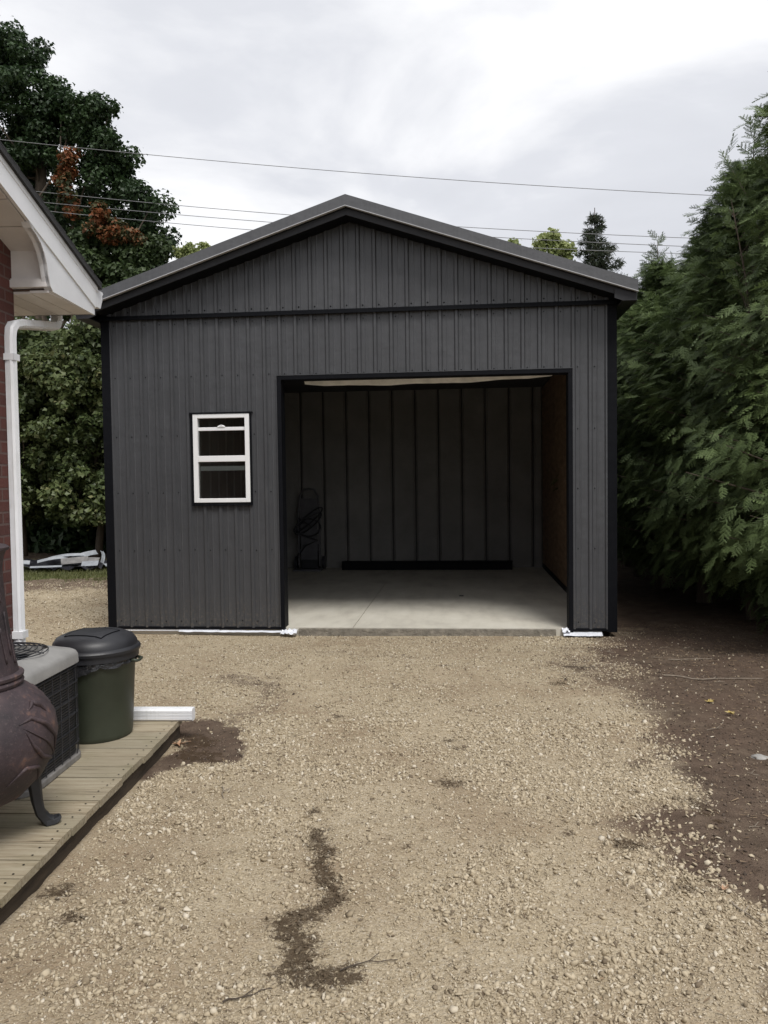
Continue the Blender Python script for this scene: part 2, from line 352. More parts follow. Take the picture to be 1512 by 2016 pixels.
def masks(X, Y):
    px = np.array([p[0] for p in DIRT])[::-1]; py = np.array([p[1] for p in DIRT])[::-1]
    bx = np.interp(Y, py, px); n = fnoise(X, Y, 2.3, 5)-.5
    wd = np.interp(Y, [-5, -3.6, -2.8, 0], [.5, .6, 1.2, 1.2]); d = np.clip((X-bx+n*.9)/wd+.5, 0, 1)
    d = np.where(Y > .6, np.where(X > 0, 1, 0), d)
    soil = seg_dist(X, Y, [(-.66, -3.5), (-.42, -3.62), (-.42, -3.95), (-.62, -4.25)]); d = np.maximum(d, np.clip(1.0-(soil-.05+n*.3+(fnoise(X, Y, 6, 8)-.5)*.35)/.17, 0, 1)*.95)
    soil = seg_dist(X, Y, [(-.75, -3.5), (-.95, -5.0), (-1.1, -7)]); d = np.maximum(d, np.clip(1.0-(soil-.0)/.07, 0, 1)*.6)
    br = seg_dist(X, Y, [(-.7, -2.2), (-.35, -2.4), (-.25, -2.9), (-.4, -3.3)]); d = np.maximum(d, np.clip(1-(br+n*.3)/.42, 0, 1)*.50)
    br = seg_dist(X, Y, [(-.2, -1.0), (.8, -1.2)]); d = np.maximum(d, np.clip(1-(br+n*.4)/.3, 0, 1)*.34)
    bk = np.clip((Y-3.0+n*1.2+.12*(X+6))/.9, 0, 1); d = np.where((X < -2.6), np.maximum(d, bk*.62), d)
    st = np.clip(1-(seg_dist(X, Y, STAIN)-.005)/.085, 0, 1)
    lo = np.clip(1-(seg_dist(X, Y, STAIN[6:])-.02)/.105, 0, 1); st = np.maximum(st, lo*.95)
    for q, (cx, cy, r) in enumerate([(1.06, -3.62, .05), (1.12, -3.75, .05), (1.07, -4.33, .09), (.98, -1.6, .06), (1.9, -2.2, .08), (.3, -3.1, .05), (-.45, -5.55, .10), (-.3, -5.75, .07), (1.85, -5.0, .09), (.9, -5.1, .03), (2.0, -5.35, .05), (1.6, -4.9, .04), (.42, -4.7, .05)]):
        st = np.maximum(st, np.clip(1-(np.hypot((X-cx)*.8, Y-cy)-r*.3)/(r*1.1), 0, 1)*.8)
    st = np.maximum(st, np.clip(1-(seg_dist(X, Y, [(-.60, -3.62), (-.46, -3.8), (-.42, -4.05)])+n*.3+(fnoise(X, Y, 7, 18)-.5)*.3)/.15, 0, 1)*.85); st = np.maximum(st, np.clip(1-(seg_dist(X, Y, [(2.25, -4.5), (2.32, -4.75)])+n*.1)/.12, 0, 1)*.7)
    gr = np.clip((Y-4.6+n*1.5+.10*(X+6))/.8, 0, 1)*(X < -2.6)*np.clip((8.6-Y)/1.0, 0, 1)
    far = np.hypot(X, Y) > 26; gr = np.where(far, 1, gr)
    return d, st, gr
def gz(X, Y):
    z = (fnoise(X, Y, .8, 11)-.5)*.05+(fnoise(X, Y, 5, 21)-.5)*.022+(vnoise(X, Y, 26, 31)-.5)*.006
    near = np.clip((Y+1.7)/1.2, 0, 1)*(np.abs(X) < 60); z = z*(1-.7*np.clip((Y+1.2)/1., 0, 1)*(np.abs(X) < 3.2)) - near*.065
    inside = (np.abs(X) < 2.72) & (Y > .05) & (Y < 6.3); z = np.where(inside, -.12, z)
    z = z-.012*(np.exp(-((X-.25-.12*np.sin(Y))/.17)**2)+np.exp(-((X-1.65-.12*np.sin(Y))/.17)**2))*np.clip((-Y-.3), 0, 1)
    z = z*np.where((X < -.9) & (Y < -3.3), .4, 1.0)
    return z+np.clip((X-3.2)/2, 0, 1)*.05
def axis(a, b, fine, lo, hi):
    m = list(np.arange(a, b, fine)); s = fine; x = b
    while x < hi: m.append(x); s *= 1.12; x += s
    s = fine; x = a-fine*1.1; l = []
    while x > lo: l.append(x); s *= 1.12; x -= s
    return np.array([lo]+l[::-1]+m+[hi])
xs = axis(-1.9, 3.6, .026, -600, 600); ys = axis(-6.9, 0.1, .026, -600, 900)
# keep the middle distance reasonably fine behind the garage
ys = np.array(sorted(set(np.round(ys, 4)) | set(np.round(np.arange(.3, 12, .12), 4)))); xs = np.array(sorted(set(np.round(xs, 4)) | set(np.round(np.arange(-12, -2, .15), 4))))
GX, GY = np.meshgrid(xs, ys); GZ = gz(GX, GY); D, S, G = masks(GX, GY)
nx, ny = len(xs), len(ys); idx = np.arange(nx*ny).reshape(ny, nx)
Fq = np.stack([idx[:-1, :-1], idx[:-1, 1:], idx[1:, 1:], idx[1:, :-1]], -1).reshape(-1, 4)
me = raw('ground', np.stack([GX, GY, GZ], -1).reshape(-1, 3), Fq, 4, dict(dirt=D.ravel(), stain=S.ravel(), grass=G.ravel()))
me.materials.append(M['ground']); me.shade_smooth(); o = bpy.data.objects.new('ground', me); COL.objects.link(o); o['kind'] = 'structure'

# loose crushed stone: real little stones lying on the sheet
def stones(N, x0, x1, y0, y1, s0, s1, dens, seed, kind):
    r = np.random.default_rng(seed)
    X = r.uniform(x0, x1, N*3); Y = r.uniform(y0, y1, N*3); p = dens(X, Y); keep = r.random(len(X)) < p; X, Y = X[keep][:N], Y[keep][:N]; n = len(X)
    if kind == 8:
        B = np.array([(1, 0, 0), (-1, 0, 0), (0, 1, 0), (0, -1, 0), (0, 0, 1), (0, 0, -1)], float)
        Fb = np.array([(0, 2, 4), (2, 1, 4), (1, 3, 4), (3, 0, 4), (2, 0, 5), (1, 2, 5), (3, 1, 5), (0, 3, 5)])
    else:
        t = (1+5**.5)/2; B = np.array([(-1, t, 0), (1, t, 0), (-1, -t, 0), (1, -t, 0), (0, -1, t), (0, 1, t), (0, -1, -t), (0, 1, -t), (t, 0, -1), (t, 0, 1), (-t, 0, -1), (-t, 0, 1)])/1.9
        Fb = np.array([(0, 11, 5), (0, 5, 1), (0, 1, 7), (0, 7, 10), (0, 10, 11), (1, 5, 9), (5, 11, 4), (11, 10, 2), (10, 7, 6), (7, 1, 8), (3, 9, 4), (3, 4, 2), (3, 2, 6), (3, 6, 8), (3, 8, 9), (4, 9, 5), (2, 4, 11), (6, 2, 10), (8, 6, 7), (9, 8, 1)])
    V = B[None]*r.uniform(.5, 1.35, (n, len(B), 1))+r.normal(size=(n, len(B), 3))*.12; V = V*np.stack([np.ones(n), r.uniform(.5, .95, n), r.uniform(.28, .58, n)], -1)[:, None]
    q = r.normal(size=(n, 4)); q[:, 1:3] *= .45; q /= np.linalg.norm(q, axis=1)[:, None]; w, a, b, c = q.T
    R = np.stack([1-2*(b*b+c*c), 2*(a*b-c*w), 2*(a*c+b*w), 2*(a*b+c*w), 1-2*(a*a+c*c), 2*(b*c-a*w), 2*(a*c-b*w), 2*(b*c+a*w), 1-2*(a*a+b*b)], -1).reshape(n, 3, 3)
    sz = s0+(s1-s0)*r.random(n)**2.6; V = np.einsum('nij,nkj->nki', R, V)*sz[:, None, None]
    V += np.stack([X, Y, gz(X, Y)+sz*r.uniform(.0, .35, n)], -1)[:, None]
    Fa = Fb[None]+(np.arange(n)*len(B))[:, None, None]; st = masks(X, Y)[1]
    rn = np.clip(r.normal(.52, .27, n), 0, 1)
    return V.reshape(-1, 3), Fa.reshape(-1, 3), np.repeat(rn, len(B)), np.repeat(st, len(B))
deck_line = lambda X, Y: (X-CAM[0])*cos(HA)+(Y-CAM[1])*sin(HA) > -1.53
def deck_clear(X, Y):
    hx = (X-CAM[0])*cos(HA)+(Y-CAM[1])*sin(HA); hy = -(X-CAM[0])*sin(HA)+(Y-CAM[1])*cos(HA)
    return (hx > -1.52) | (hy > 5.0)
def dens(base, lo, dirt_k=.03):
    def f(X, Y):
        d = masks(X, Y)[0]; n = fnoise(X, Y, 3.1, 77); c = lo+(1-lo)*np.clip((n-.38)*3.4, 0, 1)
        edge = np.exp(-((d-.35)/.25)**2)*.35
        k = (c+edge)*np.clip(1-d*1.15, 0, 1)+dirt_k*fnoise(X, Y, 2, 3)
        sl = (np.abs(X) < 2.8) & (Y > -.03)
        return np.where(deck_clear(X, Y) & ~sl, k*base, 0)
    return f
parts_ = [stones(90000, -1.4, 2.9, -6.75, -3.6, .003, .0095, dens(1, .4), 1, 8),
          stones(14000, -1.4, 3.1, -6.75, -3.2, .008, .0175, dens(1, .05, .02), 2, 20),
          stones(60000, -2.6, 3.4, -3.8, .3, .005, .014, dens(1, .35), 3, 8),
          stones(6000, -2.6, 3.6, -3.6, .0, .009, .020, dens(1, .03, .04), 4, 8),
          stones(22000, -7, -2.7, -1.5, 4.5, .008, .022, dens(1, .3), 5, 8),
          stones(170, 2.1, 4.4, -6, 0, .006, .016, lambda X, Y: np.full(X.shape, .5), 6, 20),
          stones(420, 1.7, 2.5, -.45, -.05, .008, .02, lambda X, Y: np.full(X.shape, .9), 8, 20)]
# a heap-like drift of bigger stones along the gravel's ragged right edge
def driftd(X, Y):
    px = np.array([p[0] for p in DIRT])[::-1]; py = np.array([p[1] for p in DIRT])[::-1]
    return np.exp(-((X-np.interp(Y, py, px)+.06)/.16)**2)*np.clip(fnoise(X, Y, 4, 9)*2.6-.75, 0, 1)
parts_.append(stones(3000, 1.5, 2.9, -6.5, -3.0, .007, .018, driftd, 7, 20))
off = 0; VV = []; FF = []; RR = []; SS = []
for a, b, c, d in parts_: VV.append(a); FF.append(b+off); RR.append(c); SS.append(d); off += len(a)
me = raw('gravel', np.concatenate(VV), np.concatenate(FF), 3, dict(rnd=np.concatenate(RR), stain=np.concatenate(SS)))
me.materials.append(M['gravel']); o = bpy.data.objects.new('gravel', me); COL.objects.link(o)
set_tags(o, 'loose tan crushed stone spread over the driveway in front of the garage', 'gravel', kind='stuff')

# soil clods, needles and flakes
M['clod'] = m_leaf('soil_clods', (.045, .034, .026), (.15, .112, .085), 0, .95)
M['needle'] = m_leaf('dry_needle_litter', (.07, .045, .028), (.26, .19, .12), 0, .9)
def clodd(X, Y): d = masks(X, Y)[0]; return np.clip(d*1.2-.15, 0, 1)*np.clip(fnoise(X, Y, 3.5, 55)*2.2-.5, .08, 1)*deck_clear(X, Y)
a, b, c, d = stones(26000, -1.2, 4.6, -6.6, .6, .003, .013, clodd, 31, 8)
me = raw('soil_clods', a, b, 3, dict(rnd=c)); me.materials.append(M['clod']); o = bpy.data.objects.new('soil_clods', me); COL.objects.link(o)
set_tags(o, 'crumbly brown soil clods on the bare dirt beside the gravel', 'soil', kind='stuff')
r = np.random.default_rng(77); N = 30000; X = r.uniform(-1.3, 4.6, N); Y = r.uniform(-6.6, .8, N); dd = masks(X, Y)[0]; k = (r.random(N) < .05+.8*dd*np.clip((X-1.4)/2, .1, 1)) & deck_clear(X, Y) & ~((np.abs(X) < 2.8) & (Y > -.04)); X, Y = X[k], Y[k]; n = len(X)
a = r.uniform(0, 2*pi, n); L = r.uniform(.006, .035, n)*np.where(r.random(n) < .03, 2.5, 1); w = r.uniform(.0008, .0022, n); Z = gz(X, Y)+.006
V = np.stack([np.stack([X-w*np.sin(a), Y+w*np.cos(a), Z], -1), np.stack([X+w*np.sin(a), Y-w*np.cos(a), Z], -1), np.stack([X+L*np.cos(a)+w*np.sin(a), Y+L*np.sin(a)-w*np.cos(a), Z+r.uniform(-.003, .008, n)], -1), np.stack([X+L*np.cos(a)-w*np.sin(a), Y+L*np.sin(a)+w*np.cos(a), Z+.004], -1)], 1).reshape(-1, 3)
me = raw('needle_litter', V, np.arange(n*4).reshape(-1, 4), 4, dict(rnd=np.repeat(r.random(n), 4))); me.materials.append(M['needle']); o = bpy.data.objects.new('needle_litter', me); COL.objects.link(o)
set_tags(o, 'dry needles and bits of bark littering the dirt and gravel', 'litter', kind='stuff')

# ------------------------------------------------------------------ garage
HW = 2.745; SL = .332; RZ = 4.517; FY = -.314; EX = .164; DEP = 6.0
rz = lambda x: RZ-SL*abs(x)
DX0, DX1, DZ = -.765, 2.262, 2.695
WX0, WX1, WZ0, WZ1 = -1.745, -1.118, 1.388, 2.347
ga = thing('garage', (0, 0, 0), 'charcoal steel-clad garage with a low gable roof and wide open doorway', 'garage')
PITCH = 2*HW/32
def rib_profile(x0, x1, extra=()):
    pts = []                                # (x, y) of the sheet, ribs stand 14 mm proud
    k0 = int((x0+HW)/PITCH)-1
    for k in range(k0, k0+int((x1-x0)/PITCH)+4):
        c = -HW+(k+.5)*PITCH
        pts += [(c-.026, 0), (c-.013, -.019), (c+.013, -.019), (c+.026, 0), (c+PITCH*.36, 0), (c+PITCH*.36+.006, -.003), (c+PITCH*.36+.014, -.003), (c+PITCH*.36+.020, 0), ]
    pts = [p for p in sorted(pts) if x0 < p[0] < x1]; xa = [p[0] for p in pts]; ya = [p[1] for p in pts]
    for e in list(extra)+[x0, x1]: pts.append((e, float(np.interp(e, xa, ya))))
    return sorted(set(pts))
def ribbed(mb, x0, x1, y, zr, extra=(), flip=1):
    P = rib_profile(x0, x1, extra)
    for (xa, ya), (xb, yb) in zip(P[:-1], P[1:]):
        for za0, za1, zb0, zb1 in zr(xa, xb):
            mb.poly([(xa, y+ya, za0), (xb, y+yb, zb0), (xb, y+yb, zb1), (xa, y+ya, za1)])
def screw(mb, x, y, z, r=.0075):
    k = len(mb.v); n = 6; mb.v += [(x+r*cos(2*pi*i/n), y, z+r*sin(2*pi*i/n)) for i in range(n)]+[(x+r*.55*cos(2*pi*i/n), y-.006, z+r*.55*sin(2*pi*i/n)) for i in range(n)]
    mb.f += [(k+i, k+(i+1) % n, k+n+(i+1) % n, k+n+i) for i in range(n)]+[tuple(k+n+i for i in range(n))]
def zr_low(xa, xb):
    m = (xa+xb)/2; T = 3.395
    if DX0-.04 < m < DX1+.04: return [(DZ+.04, T, DZ+.04, T)]
    if WX0-.02 < m < WX1+.02: return [(.02, WZ0-.02, .02, WZ0-.02), (WZ1+.02, T, WZ1+.02, T)]
    return [(.02, T, .02, T)]
mb = MB(); ribbed(mb, -HW+.02, HW-.02, 0, zr_low, (DX0-.04, DX1+.04, WX0-.02, WX1+.02))
lowm = mb
lown = len(lowm.f); gab = MB()
for k in range(32):
    c = -HW+(k+.5)*PITCH+.045
    for z in (.09, .87, 1.50, 2.12, 2.76, 3.33):
        if (DX0-.06 < c < DX1+.06 and z < DZ+.02) or (WX0-.04 < c < WX1+.04 and WZ0-.03 < z < WZ1+.03): continue
        screw(lowm, c, -.001, z+random.uniform(-.006, .006), .007)
    if abs(c) < HW-.05: screw(gab, c, -.023, 3.46+random.uniform(-.004, .004), .009)
fo = part('front_siding', lowm, M['siding'], ga); fo.data.materials.append(M['trim'])
for p in fo.data.polygons[lown:]: p.material_index = 1
mb = MB(); ribbed(mb, -HW+.02, HW-.02, -.022, lambda xa, xb: [(3.425, rz(xa)-.18, 3.425, rz(xb)-.18)], (0,))
gn = len(mb.f); k = len(mb.v); mb.v += gab.v; mb.f += [tuple(i+k for i in f) for f in gab.f]
gs = part('gable_siding', mb, M['siding'], ga); gs.data.materials.append(M['trim'])
for p in gs.data.polygons[gn:]: p.material_index = 1
part('band_flashing', MB().box(-HW-.01, HW+.01, -.040, .0, 3.385, 3.424).box(-HW-.012, HW+.012, -.056, -.041, 3.378, 3.397), M['trim'], ga)
for s in (-1, 1):
    mb = MB(); x0, x1 = sorted((s*HW*1.0, s*(HW-.085))); xo0, xo1 = sorted((s*(HW+.012), s*(HW-.085)))
    mb.box(xo0, xo1, -.020, .002, -.01, 3.385); xs0, xs1 = sorted((s*(HW+.014), s*(HW-.0))); mb.box(xs0, xs1, .002, .09, -.01, 3.385)
    xo0, xo1 = sorted((s*(HW+.010), s*(HW-.06))); mb.box(xo0, xo1, -.045, -.020, 3.425, rz(HW)-.17)
    part('corner_trim', mb, M['trim'], ga)
# wall bodies
wl = MB()
wl.box(-HW+.01, WX0, .006, .14, 0, 3.4); wl.box(WX1, DX0-.02, .006, .14, 0, 3.4); wl.box(WX0, WX1, .006, .14, 0, WZ0); wl.box(WX0, WX1, .006, .14, WZ1, 3.4)
wl.box(DX1+.02, HW-.01, .006, .14, 0, 3.4); wl.box(DX0-.02, DX1+.02, .006, .14, DZ+.02, 3.4)
wl.prism([(-HW+.01, .006, 3.4), (HW-.01, .006, 3.4), (HW-.01, .006, rz(HW)-.10), (0, .006, RZ-.10), (-HW+.01, .006, rz(HW)-.10)], (0, .13, 0))
part('front_wall_core', wl, M['foamdark'], ga)
for s in (-1, 1):
    mb = MB(); x0, x1 = sorted((s*HW, s*(HW-.14))); mb.box(x0, x1, .141, DEP+.14, 0, 3.46)
    for k in range(35):
        yy = .2+k*.1716; xa, xb = sorted((s*HW, s*(HW+.013))); mb.box(xa, xb, yy, yy+.03, .02, 3.45)
    part('side_wall', mb, M['siding'], ga)
mb = MB(); mb.box(-HW+.14, HW-.14, DEP, DEP+.14, 0, 3.4); mb.prism([(-HW+.01, DEP+.02, 3.4), (HW-.01, DEP+.02, 3.4), (HW-.01, DEP+.02, rz(HW)-.1), (0, DEP+.02, RZ-.1), (-HW+.01, DEP+.02, rz(HW)-.1)], (0, .12, 0))
part('rear_wall', mb, M['siding'], ga)
# bottom trim, door trim
part('base_trim', MB().box(-HW+.08, DX0-.05, -.018, .004, .0, .028), M['trim'], ga); part('base_trim', MB().box(DX1+.045, HW-.08, -.018, .004, 0, .028), M['trim'], ga)
mb = MB().box(DX0-.045, DX0, -.022, .16, -.02, DZ).box(DX1, DX1+.045, -.022, .16, -.02, DZ).box(DX0-.045, DX1+.045, -.022, .16, DZ, DZ+.045)
dt = part('door_trim', mb, M['trim'], ga, bevel=.003)
mb = MB().box(DX0-.052, DX1+.052, -.026, -.0225, DZ+.046, DZ+.053).box(DX0-.053, DX0-.046, -.024, -.0, .03, DZ+.046).box(DX1+.046, DX1+.053, -.024, -.0, .03, DZ+.046)
part('trim_edge', mb, M['siding'], dt)
# roof: two ribbed slopes
n_ = math.hypot(1, SL)
for s in (-1, 1):
    e = HW+EX
    mb = MB(); A = lambda x, dz, y: (s*x, y, rz(x)+dz)
    mb.prism([A(0, -.035, FY+.012), A(e, -.035, FY+.012), A(e, -.004, FY+.012), A(0, -.004, FY+.012)], (0, DEP+.7, 0))
    k = 0
    while FY+.06+k*.1716 < DEP+.3:
        y = FY+.06+k*.1716; mb.prism([A(0, -.003, y), A(e+.01, -.003, y), A(e+.01, .010, y), A(0, .010, y)], (0, .03, 0)); k += 1
    part('roof_panel', mb, M['rake'], ga)
    mb = MB(); mb.prism([A(0, -.108, FY), A(e, -.108, FY), A(e, .004, FY), A(0, .004, FY)], (0, .011, 0)); rt = part('rake_trim', mb, M['rake'], ga)
    mb = MB(); mb.prism([A(0, -.116, FY-.016), A(e, -.116, FY-.016), A(e, -.109, FY-.016), A(0, -.109, FY-.016)], (0, .045, 0)); part('drip_edge', mb, M['edge'], rt)
    mb = MB(); mb.prism([A(0, -.190, FY+.045), A(e-.03, -.190, FY+.045), A(e-.03, -.121, FY+.045), A(0, -.121, FY+.045)], (0, .018, 0)); part('fascia', mb, M['subfascia'], ga)
    mb = MB(); mb.prism([A(0, -.188, FY+.064), A(e-.2, -.188, FY+.064), A(e-.2, -.175, FY+.064), A(0, -.175, FY+.064)], (0, -FY-.064+.005, 0)); part('gable_soffit', mb, M['trim'], ga)
    zb = 3.36; mb = MB()
    mb.prism([(s*(HW-.06), FY+.03, rz(HW-.06)-.235), (s*(HW+.02), FY+.03, zb), (s*(e-.01), FY+.03, zb), (s*(e-.01), FY+.03, rz(e)-.12), (s*(HW-.06), FY+.03, rz(HW)-.125)], (0, .014, 0))
    x0, x1 = sorted((s*(HW+.02), s*(e-.015))); mb.box(x0, x1, FY+.045, DEP+.35, zb, zb+.012)
    x0, x1 = sorted((s*(e-.014), s*(e-.002))); mb.box(x0, x1, FY+.045, DEP+.35, zb, rz(e)-.036)
    part('eave_box', mb, M['subfascia'], ga)
part('ridge_cap', MB().prism([(-.16, FY+.03, rz(.16)+.001), (0, FY+.03, RZ+.001), (.16, FY+.03, rz(.16)+.001), (.16, FY+.03, rz(.16)+.011), (0, FY+.03, RZ+.011), (-.16, FY+.03, rz(.16)+.011)], (0, DEP+.7, 0)), M['rake'], ga)
# interior
SLAB = .02
mb = MB().box(-HW+.141, HW-.141, .0, DEP-.001, -.10, SLAB-.001)
part('slab_body', MB().box(-.62, 2.13, -.012, .02, -.11, SLAB-.006), M['concedge'], ga, bevel=.008)
mb = MB(); cut = .085
mb.box(-HW+.141, -.03, .021, DEP-.03, -.1, SLAB); mb.box(-.022, HW-.141, .021, DEP-.03, -.1, SLAB); mb.box(-.03, -.022, .03, DEP-.03, -.1, SLAB-.012)
part('floor_slab', mb, M['conc'], ga)
mb = MB()
x = -HW+.16
while x < HW-.2:
    w = .395; a, b = x, min(x+w, HW-.15); m = [(a, DEP-.037), (a+.03, DEP-.075), (b-.03, DEP-.075), (b, DEP-.037)]
    mb.prism([(p[0], p[1], .02) for p in m], (0, 0, 3.2)); x += w+.024
part('back_wall_lining', mb, M['foam'], ga); part('back_wall_backing', MB().box(-HW+.143, HW-.143, DEP-.036, DEP-.0305, .02, 3.21), M['foamdark'], ga)
mb = MB()
for k in range(14):
    y0 = .2+k*.417
    mb.prism([(-HW+.141, y0, .02), (-HW+.19, y0+.03, .02), (-HW+.19, y0+.36, .02), (-HW+.141, y0+.39, .02)], (0, 0, 3.2))
part('left_wall_lining', mb, M['foam'], ga)
mb = MB()
for k, (a, b) in enumerate([(.145, 1.36), (1.364, 2.58), (2.584, 3.8), (3.804, 5.02), (5.024, DEP-.08)]): mb.box(HW-.155, HW-.1415, a, b, .10, 3.2)
part('plywood_lining', mb, M['ply'], ga)
part('baseboard', MB().box(HW-.162, HW-.142, .145, DEP-.08, SLAB, .098), M['trim'], ga)
part('ceiling', MB().box(-HW+.141, HW-.141, .141, DEP, 3.22, 3.26), M['ceil'], ga)
mb = MB(); n = 40; top = []; bot = []
zq = [(600, 757), (640, 759.5), (700, 758), (760, 759), (820, 755), (880, 754), (930, 753), (990, 747), (1040, 745), (1087, 740)]
for i in range(n+1):
    t = i/n; px = 600+487*t; py = float(np.interp(px, [q[0] for q in zq], [q[1] for q in zq])); b = at(px, py, .42)
    top.append((b[0], .36, 2.76)); bot.append((b[0], .42, b[2]+random.uniform(-.002, .002)))
for i in range(n): mb.poly([top[i], top[i+1], bot[i+1], bot[i]]); mb.poly([(p[0], p[1]+.006, p[2]) for p in (top[i], bot[i], bot[i+1], top[i+1])])
part('ceiling_sheet', mb, M['liner'], ga)
# membrane scraps under the cladding
def crumple(x0, x1, y0, y1, z0, nx_, ny_, amp, droop=0):
    mb = MB(); P = [[(x0+(x1-x0)*i/nx_, y0+(y1-y0)*j/ny_, z0-droop*(1-j/ny_)+random.uniform(-amp, amp)) for j in range(ny_+1)] for i in range(nx_+1)]
    for i in range(nx_):
        for j in range(ny_): mb.poly([P[i][j], P[i+1][j], P[i+1][j+1], P[i][j+1]])
    return mb
m1 = crumple(-1.95, -.80, -.05, .0, -.008, 26, 2, .003, .016); m1.box(-2.66, -1.5, -.012, .0, -.022, -.004)
ms = part('membrane_strip', m1, M['plastic_white'], ga)
part('membrane_strip', crumple(-.80, -.63, -.13, .01, .0, 9, 7, .016, .03), M['plastic_white'], ga, label='crumpled white membrane end beside the doorway')
m3 = crumple(2.20, 2.60, -.085, .0, -.008, 12, 3, .003, .03); part('membrane_strip', m3, M['plastic_white'], ga)
part('membrane_strip', crumple(2.19, 2.27, -.06, .02, .03, 5, 5, .014, .03), M['plastic_white'], ga)
# window
wf = MB(); t_ = .052
wf.box(WX0, WX0+t_, -.028, .05, WZ0, WZ1).box(WX1-t_, WX1, -.028, .05, WZ0, WZ1).box(WX0+t_, WX1-t_, -.028, .05, WZ0, WZ0+.045).box(WX0+t_, WX1-t_, -.028, .05, WZ1-.045, WZ1)
wf.box(WX0+t_, WX1-t_, -.024, .04, 1.830, 1.895)
win = part('window', wf, M['vinyl'], ga, bevel=.004)
wf = MB().box(WX0+t_, WX1-t_, .0, .035, 2.168, 2.205)
sr = part('sash', wf, M['vinyl'], win, bevel=.003)
part('sash', MB().box(WX0+t_, WX1-t_, .055, .075, 1.735, 1.785), M['vinyl'], win, bevel=.003)
mb = MB().box(-1.475, -1.395, -.008, .02, 2.2055, 2.214); mb.tube([(-1.47+.07*i/6, .004, 2.213+.012*sin(pi*i/6)) for i in range(7)], .006, 6)
part('latch', mb, M['vinyl'], win)
part('pane', MB().box(WX0+t_, WX1-t_, .012, .016, 1.896, 2.300), M['glass'], win)
part('pane', MB().box(WX0+t_, WX1-t_, .002, .006, 1.434, 1.829), M['glass'], win)
mb = MB().box(WX0-.022, WX0-.002, -.030, .0, WZ0-.02, WZ1).box(WX1+.002, WX1+.022, -.030, .0, WZ0-.02, WZ1).box(WX0-.034, WX1+.034, -.034, .0, WZ1+.002, WZ1+.018).box(WX0-.022, WX1+.022, -.040, .0, WZ0-.034, WZ0-.021)
part('window_trim', mb, M['trim'], win)

# things inside the garage
bm_ = thing('long_box', (.53, 5.6, SLAB), 'long black box lying on the floor against the back wall', 'box')
part('carton', MB().box(-.97, 2.03, 5.55, 5.70, SLAB, .16), M['trim'], bm_, bevel=.006)
part('lid', MB().box(-.975, 2.035, 5.545, 5.705, .161, .168), M['trim'], bm_)
ht = thing('hand_truck', (-1.56, 5.6, SLAB), 'dark hand truck with hose coiled around it in the back left corner', 'hand truck')
mb = MB()
for x in (-1.76, -1.38): mb.tube([(x, 5.62, .1), (x, 5.65, 1.0), (x+(.03 if x < -1.5 else -.03), 5.66, 1.35), (-1.57+(x+1.57)*.5, 5.66, 1.46)], .018, 8)
mb.tube([(-1.665, 5.66, 1.46), (-1.57, 5.66, 1.475), (-1.475, 5.66, 1.46)], .018, 8)
for z in (.35, .7, 1.05): mb.box(-1.76, -1.38, 5.62, 5.65, z, z+.04)
mb.box(-1.72, -1.42, 5.63, 5.64, .2, 1.3)
part('frame', mb, M['tool'], ht); part('toe_plate', MB().box(-1.82, -1.33, 5.36, 5.64, SLAB, .05), M['tool'], ht)
for x in (-1.82, -1.32):
    mb = MB(); k = len(mb.v); mb.sweep([(x-.02, 5.72, .14), (x+.02, 5.72, .14)], [(.12*cos(a*pi/10), .12*sin(a*pi/10)) for a in range(20)]); part('wheel', mb, M['dark'], ht)
mb = MB()
for q in range(3): mb.tube([(-1.57+(.22+.02*q)*cos(a), 5.58-.01*q+.02*sin(a*3), .78+.07*q+(.16+.03*q)*sin(a+q)) for a in np.linspace(0, 2*pi, 28)], .014, 6)
mb.tube([(-1.75, 5.58, .95), (-1.5, 5.55, .8), (-1.7, 5.55, .66), (-1.4, 5.56, .55), (-1.62, 5.56, .46), (-1.75, 5.57, .3)], .014, 6)
part('hose', mb, M['dark'], ht)
mbx = thing('plastic_crate', (-1.6, 5.75, SLAB), 'small dark case standing on the floor behind the hand truck', 'case')
part('case_body', MB().box(-1.74, -1.44, 5.76, 5.9, SLAB, .42), M['dark'], mbx, bevel=.01); part('lid', MB().box(-1.75, -1.43, 5.75, 5.91, .421, .46), M['tool'], mbx, bevel=.008)
# small offcut on the slab
solo('offcut', MB().box(1.11, 1.17, 2.35, 2.38, SLAB, SLAB+.012), M['dark'], (1.14, 2.36, SLAB), 'tiny dark offcut lying on the concrete floor inside the doorway', 'offcut')

# ------------------------------------------------------------------ house (own frame: x right, y away)
ho = thing('brick_house', (-2.55, 4.95, 0), 'red brick house corner with white boxed eaves at the left edge', 'house', house=True)
XW, XF = -2.55, -2.30; ft = lambda y: 3.0+.326*(5.61-y)
RY = -.5; RZh = ft(RY)
mb = MB().prism([(XW, -6, 0), (XW, 4.95, 0), (XW, 4.95, 3.12), (XW, RY, RZh-.20), (XW, -6, 3.08)], (-6.5, 0, 0)); part('wall', mb, M['brick'], ho)
roof = MB()
for (ya, yb) in ((5.66, RY), (-6.7, RY)):
    zf = lambda y: RZh-.326*abs(y-RY)
    roof.prism([(XF+.03, ya, zf(ya)+.004), (XF+.03, yb, zf(yb)+.004), (XF+.03, yb, zf(yb)+.04), (XF+.03, ya, zf(ya)+.04)], (-7, 0, 0))
    d = 1 if ya < yb else -1; k = 0; y = ya
    while (y-yb)*d < 0:
        roof.prism([(XF+.031, y, zf(y)+.040), (XF+.031, y+d*.14, zf(y+d*.14)+.0405), (XF+.031, y+d*.14, zf(y+d*.14)+.043), (XF+.031, y, zf(y)+.052)], (-7, 0, 0)); y += d*.142
part('roof', roof, M['shingle'], ho)
